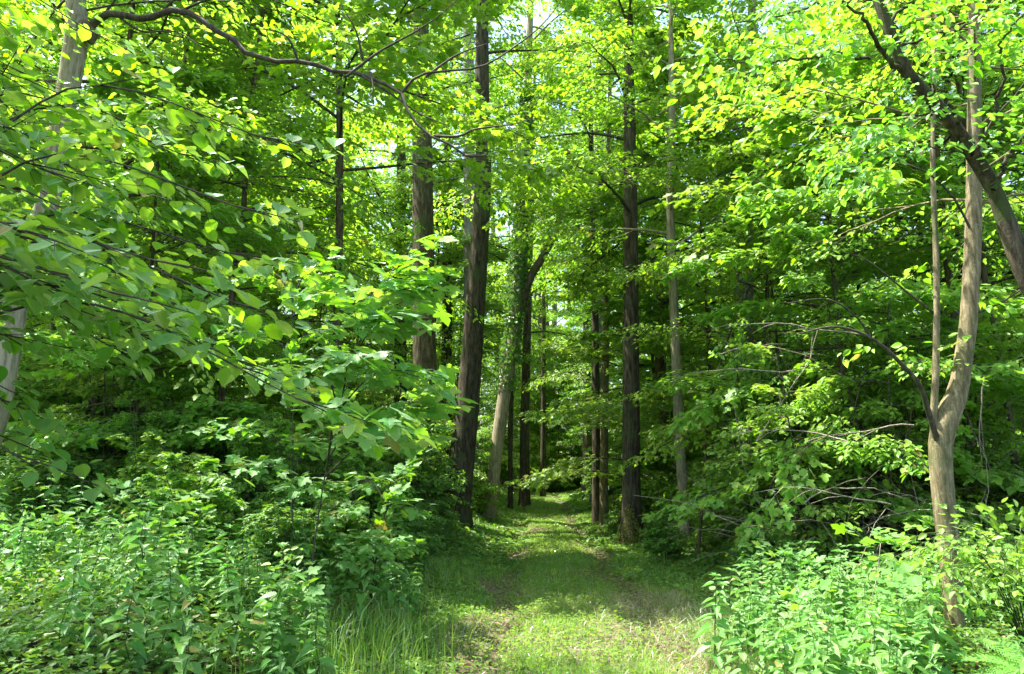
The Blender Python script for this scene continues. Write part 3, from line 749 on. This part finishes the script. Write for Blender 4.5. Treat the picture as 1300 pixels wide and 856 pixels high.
# trees whose long flat boughs reach over the track
over = [proto_tree('maple_tree', 'x', 'tree', 'x', h, z0, npr, L, r0, bk, lm, tm, nsec=11, twigs=6, per=8, size=sz, el=(0, .45), sec_len=.42, wood_r=.018, droop=.08, lean=.015, prof=lambda f: 1 - .8 * f ** .8)
        for h, z0, npr, L, r0, bk, lm, tm, sz in [(12.5, 4.6, 34, 4.9, .07, B_BROWN, M_BEECH, T_OVAL, .105), (13.5, 5.4, 34, 5.0, .08, B_BROWN, M_MAPLE, T_MAPLE_S, .14)]]
scatter(over, [(-6.4, 11.4), (7.3, 12.0), (-6.8, 24.5), (4.9, 18.0), (8.6, 14.5), (-3.2, 29), (5.0, 25.5), (5.2, 34), (-5.6, 2.8), (-2.9, 12.4), (-8.6, 14.0), (-8.4, 20.5), (-11, 18), (4.8, 42)],  # nearest left tree stands out of view, added to cast shade on the hazel
        lambda x, y: 'maple or beech with long flat boughs over the left side of the path' if off(x, y) < 0 else 'maple or beech with long flat boughs over the right side of the path', lambda x, y: 'spreading trees over the left of the path' if off(x, y) < 0 else 'spreading trees over the right of the path', .9, 1.1)
spots += [(3.4, 11.0), (4.6, 13.2), (3.7, 14.4), (7.9, 12.6), (2.9, 18.5), (-4.9, 12.6), (-7.2, 15.2), (-6.6, 12.8), (-5.3, 10.6), (9.0, 11.0), (5.8, 15.8)]
spots += [(.6, 47), (2.6, 43.5), (1.6, 51), (3.8, 48), (-.8, 44), (.2, 54), (2.6, 55)]
spots = [q for q in spots if clear(*q, .06) and not (-6.5 < q[0] < -.5 and 15 < q[1] < 19) and not (-6 < q[0] < -1 and 21 < q[1] < 25)]
scatter(under, spots, lambda x, y: 'leafy young beech with layered sprays in the wood left of the path' if off(x, y) < 0 else 'leafy young beech with layered sprays in the wood right of the path', lambda x, y: 'young beeches left of the path' if off(x, y) < 0 else 'young beeches right of the path')
# tall trees
tall = [proto_tree('tall_beech', 'x', 'tree', 'x', h, z0, npr, L, r0, bk, M_BEECH, T_DIA, nsec=9, twigs=5, per=7, size=.15, el=(.1, .7), sec_len=.42, wood_r=.03)
        for h, z0, npr, L, r0, bk in [(22, 8, 34, 4.2, .24, B_DARK), (25, 10, 34, 4.4, .30, B_GREY), (20, 6, 34, 4.0, .20, B_BROWN)]]
spots = poisson(60, (-52, 52), (27, 75), 4.0, lambda x, y: inview(x, y, 4) and (y > 45 or abs(off(x, y)) > 3.0))
spots += [(3.8, 38), (-.4, 46), (1.7, 50), (3.2, 57), (.3, 60), (-2.6, 52), (-4.2, 28.5), (-9.4, 28), (4.8, 24), (-2.6, 30), (3.4, 29.5), (-10, 24), (8.5, 25)]
scatter(tall, spots, lambda x, y: 'tall straight beech deep in the wood left of the path' if off(x, y) < 0 else 'tall straight beech deep in the wood right of the path', lambda x, y: 'tall beeches left of the path' if off(x, y) < 0 else 'tall beeches right of the path')
# shrubs
shrubs = []
for h, L, sz, lm, tm in [(2.6, 1.5, .075, M_SHRUB, T_OVAL), (3.4, 1.7, .085, M_SHRUB, T_OVAL), (2.0, 1.3, .10, M_MAPLE, T_MAPLE_S), (1.5, 1.1, .08, M_HERB, T_OVAL)]:
    root = thing('hazel_shrub', 'x', 'shrub', (0, 0, 0), group='x')
    lvs = []
    for s in range(6):
        tb = Tubes()
        a = s * 1.05 + rng.normal(0, .2); q = rng.uniform(.15, .5)
        pts = np.array([[cos(a) * (.1 + q * (z / h) ** 1.4 * h * .6), sin(a) * (.1 + q * (z / h) ** 1.4 * h * .6), z] for z in np.linspace(-.1, h * rng.uniform(.75, 1), 9)])
        tb.add(pts, np.linspace(.018, .004, 9), 5)
        _, lv, _ = grow(pts, .25, pts[-1, 2] * .98, 9, L * .62, nsec=6, twigs=4, per=6, size=sz, el=(0, .6), sec_len=.5, wood_r=.01, tubes=tb)
        lvs.append(lv)
        obj('stem', tb.mesh('stem', B_TWIG), root)
    obj('leaves', leaf_mesh('leaves', *cat(lvs), tm, lm), root)
    shrubs.append(root)
spots = poisson(240, (-30, 30), (8.2, 52), 1.2, lambda x, y: inview(x, y, 2) and (y > 38 or off(x, y) < -2.3 - max(0, 10 - y) * .5 or off(x, y) > 2.5 + max(0, 14 - y) * .2))
spots = [q for q in spots if q[1] < 10 or clear(*q)]
spots += poisson(60, (-15, -3.6), (10, 24), .95, lambda x, y: inview(x, y, 1))
spots += [(4.0, 10.2), (4.9, 10.0), (5.6, 10.6), (4.4, 11.4), (5.2, 11.9), (6.4, 11.2), (6.0, 12.4), (4.7, 12.9), (7.1, 10.3), (3.9, 12.4), (7.4, 11.9), (5.5, 13.6), (6.9, 13.2), (8.2, 11)]
scatter(shrubs, spots, lambda x, y: 'leafy many-stemmed shrub in the undergrowth left of the path' if off(x, y) < 0 else 'leafy many-stemmed shrub in the undergrowth right of the path', lambda x, y: 'shrubs left of the path' if off(x, y) < 0 else 'shrubs right of the path', .7, 1.25)

for x, y, k, s_ in [(-2.1, 7.3, 3, .55), (-1.95, 8.3, 2, .5), (-2.5, 8.9, 3, .7), (-1.6, 9.3, 3, .5), (-3.1, 7.6, 2, .6), (-1.45, 10.6, 3, .5), (-1.9, 10.2, 2, .7), (-1.5, 12, 3, .55), (-2.2, 12.2, 2, .8), (-1.4, 13.6, 3, .5), (-2.3, 14.2, 3, .8), (-1.5, 15.6, 3, .5), (-2.4, 16.4, 2, .6), (-3.3, 9.7, 1, .6), (-3.9, 8.4, 2, .7), (-4.6, 9.6, 1, .6), (-5.4, 8.9, 3, .8), (-2.9, 11, 1, .6), (2.5, 12.6, 3, .45), (2.3, 16, 3, .5), (3.0, 17.2, 3, .6), (2.7, 14.2, 3, .4), (3.6, 10.4, 3, .6), (3.2, 9.4, 3, .5)]:
    dup(shrubs[k], (x, y, float(gz(x, y))), rng.uniform(0, 6.28), s_, 'low leafy shrub on the verge along the ' + ('left' if x < 0 else 'right') + ' edge of the path', 'verge shrubs ' + ('left' if x < 0 else 'right'))
# dead branches hooked in the bushes right of the path
for px, py, Y, L, a0, e0 in [(1095, 425, 9.2, 1.9, 2.6, .35), (1010, 470, 9.6, 1.6, 3.0, .1), (1075, 560, 9.0, 1.5, 2.2, .6), (960, 560, 9.8, 1.7, .4, .9), (1130, 640, 8.6, 1.5, 2.8, .3), (1020, 640, 9.0, 1.4, .6, .5), (1250, 480, 8.8, 1.3, 1.8, -.6), (1160, 540, 8.4, 1.2, 3.2, .2), (915, 450, 10.2, 1.6, .2, .5)]:
    p = [at(px, py, Y)]; d = np.array([cos(a0) * cos(e0), sin(a0) * .4 * cos(e0), sin(e0)])
    for q in range(9): d = unit(d + rng.normal(0, .16, 3) + [0, 0, -.07]); p.append(p[-1] + d * L / 9)
    tb = Tubes(); p = np.array(p); tb.add(p - p[0], np.linspace(.010, .003, 10), 5)
    for q in (3, 5, 7):
        d2 = unit(rot_h(unit(p[q + 1] - p[q]), rng.choice([-1, 1]) * rng.uniform(.4, .9)) + [0, 0, rng.normal(0, .3)])
        tb.add(np.array([p[q], p[q] + d2 * .2, p[q] + d2 * .42 + [0, 0, -.05]]) - p[0], [.005, .003, .002], 4)
    tag(obj('dead_branch', tb.mesh('dead_branch', B_DEAD), loc=p[0]), 'bare pale dead branch hooked in the bushes right of the path', 'branch', 'dead branches in the right bushes')
# far wood: one mass
n = 280000
fy = rng.uniform(58, 130, n); fx = rng.uniform(-1, 1, n) * (.75 * fy + 15); fz = rng.uniform(0, 1, n) ** 1.5 * 32
keep = (np.sin(fx * .55 + 1.3 * np.sin(fy * .2)) + np.sin(fz * .6 + fx * .3) + rng.normal(0, .6, n)) > -.5
P = np.stack([fx, fy, fz + .3], -1)[keep]; n = len(P)
D = rng.normal(0, 1, (n, 3)); D[:, 2] = D[:, 2] * .3 - .2
N = rng.normal(0, .4, (n, 3)); N[:, 2] += 1
lm = leaf_mesh('far_wood', P, D, unit(N), rng.uniform(.3, .6, n), T_DIA, M_BEECH)
tag(obj('far_wood', lm), 'dense sunlit leaves of the far wood closing the view', 'wood', kind='stuff')

# ------------------------------------------------------------------ nettles and herbs in the foreground
nettles = []
for k in range(6):
    h = rng.uniform(.55, .85)
    root = thing('nettle', 'x', 'nettle', (0, 0, 0), group='x')
    n = 9
    lx = np.cumsum(rng.normal(0, .015, n)); ly = np.cumsum(rng.normal(0, .015, n))
    st = np.stack([lx - lx[0], ly - ly[0], np.linspace(-.03, h, n)], -1)
    tb = Tubes(); tb.add(st, np.linspace(.005, .002, n), 5); obj('stem', tb.mesh('stem', B_STEM), root)
    P, D, N, S = [], [], [], []
    nn = 11
    for i in range(nn):
        f = .25 + .75 * i / (nn - 1); j = f * (n - 1); a = min(int(j), n - 2); p = st[a] + (st[a + 1] - st[a]) * (j - a)
        size = .155 * (1.0 - .55 * max(0, f - .55) / .45) * rng.uniform(.85, 1.15)
        pet = .03 * (1.3 - f)
        for sgn in (0, pi):
            an = i * pi / 2 + sgn + rng.normal(0, .2) + k
            el = .35 * f - .25 + rng.normal(0, .12) + (.4 if i == nn - 1 else 0)
            d = np.array([cos(an) * cos(el), sin(an) * cos(el), sin(el)])
            P.append(p + d * pet); D.append(d); N.append([rng.normal(0, .2), rng.normal(0, .2), 1]); S.append(size)
    for sgn in range(3):
        an = rng.uniform(0, 6.28); P.append(st[-1]); D.append([cos(an) * .7, sin(an) * .7, .6]); N.append([0, 0, 1]); S.append(.05)
    obj('leaves', leaf_mesh('leaves', np.array(P), np.array(D), np.array(N, float), np.array(S), T_NETTLE, M_NETTLE, uv=True), root)
    nettles.append(root)
def nettle_ok_left(x, y): return not (x / y < -.58 and y < 5.7) and off(x, y) < -1.75 - .25 * sin(y * 1.3) - max(0, y - 8) * .5 and inview(x, y, .2)
def nettle_ok_right(x, y): return not (.53 < x / y < .66 and y < 7.5) and off(x, y) > 1.75 + .3 * sin(y * 1.7) - max(0, 8 - y) * .25 and inview(x, y, .2)
sl = poisson(210, (-5.6, -.6), (4.3, 8.8), .14, nettle_ok_left)
sr = poisson(175, (1.3, 5.8), (4.6, 8.8), .14, nettle_ok_right)
scatter(nettles, sl, 'toothed-leaved nettle in the dense patch left of the path', 'nettles left of the path', .5, 1.1)
for x, y in sr:
    p = random.choice(nettles); dup(p, (x, y, float(gz(x, y))), rng.uniform(0, 6.28), rng.uniform(.6, 1.0), 'toothed-leaved nettle in the patch right of the path', 'nettles right of the path', tilt=(rng.normal(0, .08), rng.normal(0, .08)))

seedlings = []
for kind, tm, mt, sz in [('sycamore_seedling', T_MAPLE, M_SYC, .13), ('bramble_shoot', T_BEECH, M_SHRUB, .09), ('sycamore_seedling', T_MAPLE, M_SYC, .11)]:
    root = thing(kind, 'x', 'seedling' if kind[0] == 's' else 'bramble', (0, 0, 0), group='x')
    tb = Tubes(); S0, SD = [], []
    h = .75
    st = np.array([[.02 * sin(z * 5), .02 * cos(z * 4), z] for z in np.linspace(-.03, h, 9)]); tb.add(st, np.linspace(.006, .002, 9), 5)
    for i in range(8):
        p = st[2 + (i * 6) // 8]; a = i * 2.4; S0.append(p); SD.append([cos(a), sin(a), .35])
    S0 = np.array(S0 + [st[-1]] * 2); SD = unit(np.array(SD + [[.5, .4, .6], [-.5, .2, .6]])); SL = rng.uniform(.18, .34, len(S0))
    for a, b, l in zip(S0, SD, SL): tb.add([a, a + b * l], [.003, .0015], 4)
    lv = twig_leaves(S0, SD, SL, 3, 3, sz, .45, .25, .2)[:4]
    obj('stem', tb.mesh('stem', B_STEM), root); obj('leaves', leaf_mesh('leaves', *lv, tm, mt, uv=True), root)
    seedlings.append(root)
sp = [q for q in poisson(46, (-6.5, 6.5), (5.0, 10), .5, lambda x, y: nettle_ok_left(x, y) or nettle_ok_right(x, y))]
for k, (x, y) in enumerate(sp):
    p = seedlings[k % 3]; w = 'left' if off(x, y) < 0 else 'right'
    lab = ('lobed-leaved sycamore seedling' if p.name[0] == 's' else 'oval-leaved bramble shoot') + ' among the nettles ' + w + ' of the path'
    g = ('sycamore seedlings ' if p.name[0] == 's' else 'bramble shoots ') + w
    if k < 3: p.location = (x, y, float(gz(x, y))); p['label'] = lab; p['group'] = g
    else: dup(p, (x, y, float(gz(x, y))), rng.uniform(0, 6.28), rng.uniform(.5, .9), lab, g, tilt=(rng.normal(0, .1), rng.normal(0, .1)))

# low ground cover on the banks and under the trees: uncountable
def cover(n, xr, yr, ok, hfun):
    y = yr[0] + (yr[1] - yr[0]) * rng.random(n) ** 1.25; x = rng.uniform(-1, 1, n) * (.72 * y + 1.5)
    m = ok(x, y); x, y = x[m], y[m]
    h = hfun(x, y)
    return x, y, gz(x, y) + h * rng.random(len(x)) ** .6
def okc(x, y):
    d = x - pathx(y)
    nar = .42 * sstep((y - 8) / 7)
    return ((d < -1.12 + nar - .22 * np.sin(y * 1.9)) | (d > 1.25 - nar + .22 * np.sin(y * 1.4 + 1))) & (np.abs(x) < .72 * y + 1.5)
x, y, z = cover(360000, (-24, 24), (3.5, 40), okc, lambda x, y: (.08 + .5 * sstep((np.abs(x - pathx(y)) - 1.1) / 2.6)) * (1 + .6 * wob(x * .9, y * .9)).clip(.25, 1.9) * np.clip((y - 6.5) / 5, .35, 1))
n = len(x); P = np.stack([x, y, z], -1)
D = rng.normal(0, 1, (n, 3)); D[:, 2] = D[:, 2] * .25 - .1
N = rng.normal(0, .35, (n, 3)); N[:, 2] += 1
tag(obj('ground_cover', leaf_mesh('ground_cover', P, D, unit(N), rng.uniform(.04, .085, n) * np.clip(y / 9, .8, 1.8), T_OVAL, M_HERB)), 'low leafy ground cover spreading over both banks of the path', 'ground cover', kind='stuff')

# grass
def blades(x, y, h, w, mat, name, lean=.5):
    n = len(x)
    a = rng.uniform(0, 6.28, n); la = rng.uniform(0, 6.28, n); ln = np.abs(rng.normal(0, lean, n)) * h
    z = gz(x, y)
    wx, wy = np.cos(a) * w * .5, np.sin(a) * w * .5
    dx, dy = np.cos(la) * ln, np.sin(la) * ln
    b = np.stack([x, y, z - .01], -1)
    W = np.stack([wx, wy, 0 * wx], -1)
    mid = b + np.stack([dx * .35, dy * .35, h * .62], -1)
    tip = b + np.stack([dx, dy, h * np.clip(1 - .25 * (ln / h) ** 2, .4, 1)], -1)
    V = np.stack([b - W, b + W, mid + W * .8, mid - W * .8, tip], 1).reshape(-1, 3)
    i = np.arange(n)[:, None] * 5
    return mesh_from(name, V, [i + np.array([[0, 1, 2, 3]]), i + np.array([[3, 2, 4]])], mat=mat, attr=np.repeat(rng.random(n), 5))
n = 230000
y = 3.5 + 44 * rng.random(n) ** 2.2; d = rng.normal(0, .95, n); x = pathx(y) + d
rut = np.exp(-((np.abs(d) - .76 + .08 * np.sin(y * 1.7)) / .22) ** 2)
keep = (rng.random(n) > rut * .96 * np.clip((y - 4) / 4, .45, 1)) & (np.abs(d) < 2.6) & (wob(x * 2.2, y * 1.7) + rng.normal(0, .45, n) > -.5)
x, y, d = x[keep], y[keep], d[keep]
h = rng.uniform(.03, .10, len(x)) * (1 + 1.0 * sstep((np.abs(d) - .9) / .9)) * (1 + .35 * wob(x * 1.7, y * 1.3).clip(-1, 1.5))
tag(obj('grass', blades(x, y, h, rng.uniform(.004, .008, len(x)) * np.clip(y / 7, 1, 3), M_GRASS, 'grass')), 'short green grass growing along the middle and edges of the track', 'grass', kind='stuff')
n = 8000
y = rng.uniform(4.3, 9.5, n); x = pathx(y) + rng.normal(1.15, .45, n)
tag(obj('dry_grass', blades(x, y, rng.uniform(.04, .20, n), rng.uniform(.002, .005, n), M_STRAW, 'dry_grass', 1.6)), 'dry straw coloured grass lying at the right edge of the track', 'dry grass', kind='stuff')
# tall grass tufts at the left of the track
n = 900
y = rng.uniform(4.8, 7.5, n); x = pathx(y) - 1.75 + rng.normal(0, .3, n)
tag(obj('tall_grass', blades(x, y, rng.uniform(.18, .42, n), rng.uniform(.005, .009, n), M_GRASS, 'tall_grass', .5)), 'taller arching grass between the nettles and the left side of the track', 'tall grass', kind='stuff')
# clover on the track
n = 26000
y = 3.8 + 14 * rng.random(n) ** 1.5; x = pathx(y) + rng.normal(0, .9, n)
P = np.stack([x, y, gz(x, y) + rng.uniform(.02, .09, n)], -1); D = rng.normal(0, 1, (n, 3)); D[:, 2] *= .2
N = rng.normal(0, .3, (n, 3)); N[:, 2] += 1
tag(obj('clover', leaf_mesh('clover', P, D, unit(N), rng.uniform(.02, .05, n), T_OVAL, M_CLOVER)), 'small round clover and plantain leaves among the grass on the track', 'clover', kind='stuff')
# dead leaves in the ruts
n = 6000
y = 4 + 26 * rng.random(n) ** 1.3; x = pathx(y) + rng.choice([-1, 1], n) * rng.normal(.8, .25, n)
P = np.stack([x, y, gz(x, y) + .012 + rng.uniform(0, .015, n)], -1); D = rng.normal(0, 1, (n, 3)); D[:, 2] *= .15
N = rng.normal(0, .3, (n, 3)); N[:, 2] += 1
tag(obj('leaf_litter', leaf_mesh('leaf_litter', P, D, unit(N), rng.uniform(.03, .07, n), T_OVAL, M_LITTER)), 'brown dead leaves lying in the wheel ruts of the track', 'leaf litter', kind='stuff')

# ------------------------------------------------------------------ right bank: brush, shrubs, ferns, flowers
bb = at(1050, 730, 10.2); bb[2] = gz(bb[0], bb[1])
tb = Tubes()
for k in range(190):
    a = rng.uniform(0, 6.28); r0 = np.array([rng.uniform(-.7, 1.9), rng.uniform(-1.0, .9), rng.uniform(0, .7)])
    L = rng.uniform(.5, 2.3); d = unit(np.array([cos(a), sin(a) * .6, rng.uniform(.1, .9)]))
    p = [r0]
    for q in range(5): d = unit(d + rng.normal(0, .22, 3) + [0, 0, -.09]); p.append(p[-1] + d * L / 5)
    tb.add(p, np.linspace(rng.uniform(.003, .010), .002, 6), 4)
root = tag(obj('brush_pile', tb.mesh('brush_pile', B_DEAD), loc=bb), 'tangle of dead grey twigs under the shrubs left of the forked tan trunk', 'brush pile')

def fern(label, base, n, L, az0, az1, el):
    root = thing('fern', label, 'fern', base)
    for k in range(n):
        a = az0 + (az1 - az0) * (k + rng.uniform(.2, .8)) / n; e = el + rng.normal(0, .12)
        d = np.array([cos(a) * cos(e), sin(a) * cos(e), sin(e)]); p = [np.zeros(3)]; m = 22
        for q in range(m): d = unit(d + [0, 0, -.075]); p.append(p[-1] + d * L / m)
        p = np.array(p); tb = Tubes(); tb.add(p, np.linspace(.004, .0015, m + 1), 4)
        P, D, N, S = [], [], [], []
        for q in range(3, m + 1):
            f = q / m; dd = unit(p[q] - p[q - 1]); s_ = unit(np.cross(dd, [0, 0, 1])); up = np.cross(s_, dd)
            w = L * .26 * sin(pi * (.12 + .88 * f) ** .8) + .012
            for sg in (1, -1):
                pd = unit(s_ * sg + dd * .45)
                for z in range(9):     # small leaflets along the pinna
                    for s3 in (1, -1):
                        P.append(p[q] + pd * w * (z + .4) / 9); D.append(unit(dd * s3 + pd * .6)); N.append(up + rng.normal(0, .12, 3)); S.append(w * .19 * (1 - z / 12))
        fr = obj('frond', leaf_mesh('frond', np.array(P), np.array(D), np.array(N), np.array(S), T_DIA, M_FERN, wid=1.2), root)
        obj('stalk', tb.mesh('stalk', B_STEM), fr)
    return root
def gpt(px, py, Y): p = at(px, py, Y); p[2] = gz(p[0], p[1]); return p
fern('feathery pale green fern in the bottom right corner', gpt(1325, 830, 5.4), 7, .68, 1.7, 4.4, .75)
fern('small fern at the bottom left corner among the nettles', gpt(45, 850, 4.9), 6, .5, 0, 6.28, .9)
# bramble over the forked trunk's foot
b = gpt(1300, 760, 6.6)
sh = []
for x, y, Y in [(1150, 700, 6.3), (1180, 720, 6.1), (1230, 700, 6.5), (1260, 690, 6.6), (1290, 710, 6.2), (1130, 715, 6.5), (1200, 690, 6.7), (1320, 690, 6.5), (1270, 740, 5.9), (1210, 745, 5.9), (1165, 750, 6.0)]:
    e = at(x, y, Y); m = b * .5 + e * .5; m[2] = max(e[2], b[2]) + .12; sh.append([b, m, e])
spray_bush('bramble_bush', 'low arching bramble in front of the forked tan trunk', 'bush', b, sh, M_SHRUB, T_BEECH, .085, B_STEM, twigs=3, per=3, every=3, jit=.35, uv=False, stem_r=.006)
# pale elder shrub right of path, lit leaves
b = gpt(960, 715, 11.5)
sh = []
for x, y, Y in [(915, 440, 11.0), (935, 450, 11.3), (1000, 430, 11), (1040, 480, 11.2), (975, 520, 10.8), (1010, 560, 10.7), (950, 580, 10.9), (930, 500, 11.1), (1075, 540, 11), (960, 640, 10.6), (1020, 620, 10.5), (980, 660, 10.5), (1090, 600, 11), (1080, 450, 11.5), (940, 610, 11.2), (1120, 520, 11.4), (1150, 590, 11.2), (1130, 460, 11.6), (925, 560, 11.3), (985, 480, 11)]:
    e = at(x, y, Y); m = b * .45 + e * .55; m[2] = e[2] + .25; sh.append([b + rng.uniform(-.2, .2, 3) * [1, 1, 0], b * .8 + m * .2 + [0, 0, .3], m, e])
spray_bush('elder_shrub', 'tall pale-leaved shrub arching out behind the dead brush right of the path', 'shrub', b, sh, M_SHRUB, T_BEECH, .085, B_TWIG, twigs=5, per=5, every=2, jit=.35, slen=(.3, .7), uv=False, stem_r=.02)
# thin bent stem left of the elder
b = gpt(885, 700, 12.5)
tb = Tubes(); q = spline([b, at(893, 620, 12.4), at(900, 520, 12.3), at(912, 470, 12.2), at(945, 370, 12)], 20); tb.add(q - b, np.linspace(.03, .01, 20), 8, .04)
rt = thing('young_hazel', 'thin dark bent stem right of the slender pale trunk', 'sapling', b); obj('stem', tb.mesh('stem', B_BROWN), rt)
S0 = q[12::1]; SD = unit(rng.normal(0, 1, S0.shape) * [1, 1, .1]); lv = twig_leaves(S0 - b, SD, np.full(len(S0), .6), 5, 5, .085, .5, .3, .2)[:4]
obj('leaves', leaf_mesh('leaves', *lv, T_OVAL, M_SHRUB), rt)
# yellow flowers
for k, (px, py, Y, lab) in enumerate([(1098, 822, 6.3, 'yellow buttercup above the nettles beside the dead stalks'), (1104, 817, 6.3, 'yellow buttercup above the nettles beside the dead stalks'), (1112, 822, 6.2, 'yellow buttercup above the nettles beside the dead stalks'), (1076, 852, 5.8, 'yellow buttercup low at the bottom edge'), (1084, 856, 5.8, 'yellow buttercup low at the bottom edge'), (1092, 850, 5.8, 'yellow buttercup low at the bottom edge')]):
    e = at(px, py, Y); g = np.array([e[0] + .02, e[1], gz(e[0], e[1])])
    rt = thing('buttercup', lab, 'flower', g, group='buttercups ' + ('by the stalks' if k < 3 else 'at the bottom edge'))
    tb = Tubes(); tb.add([[0, 0, 0], [.0, 0, (e - g)[2] * .5], e - g], [.002, .0018, .0015], 4); obj('stem', tb.mesh('stem', B_STEM), rt)
    an = np.arange(5) * 2 * pi / 5; P = np.repeat((e - g)[None], 5, 0); D = np.stack([np.cos(an), np.sin(an), np.full(5, .35)], -1); N = np.tile([0, 0, 1.], (5, 1))
    obj('petals', leaf_mesh('petals', P, D, N, np.full(5, .017), T_BEECH, M_PETAL, wid=1.5), rt)
# dead stalks
for a, lab in [([(1095, 800), (1105, 765), (1113, 735), (1118, 690)], 'pale dry stalk standing upright among the right nettles'), ([(1150, 830), (1133, 790), (1120, 760), (1112, 735)], 'pale dry stalk leaning left among the right nettles'), ([(1170, 800), (1155, 790), (1140, 800), (1130, 815)], 'short pale dry stalk curling over the right nettles')]:
    q = spline([at(x, y, 6.2) for x, y in a], 14); q[0, 2] = min(q[0, 2], gz(*q[0, :2]) + .02)
    tb = Tubes(); tb.add(q - q[0], np.linspace(.006, .003, 14), 5)
    tag(obj('dry_stalk', tb.mesh('dry_stalk', B_DEAD), loc=q[0]), lab, 'stalk')
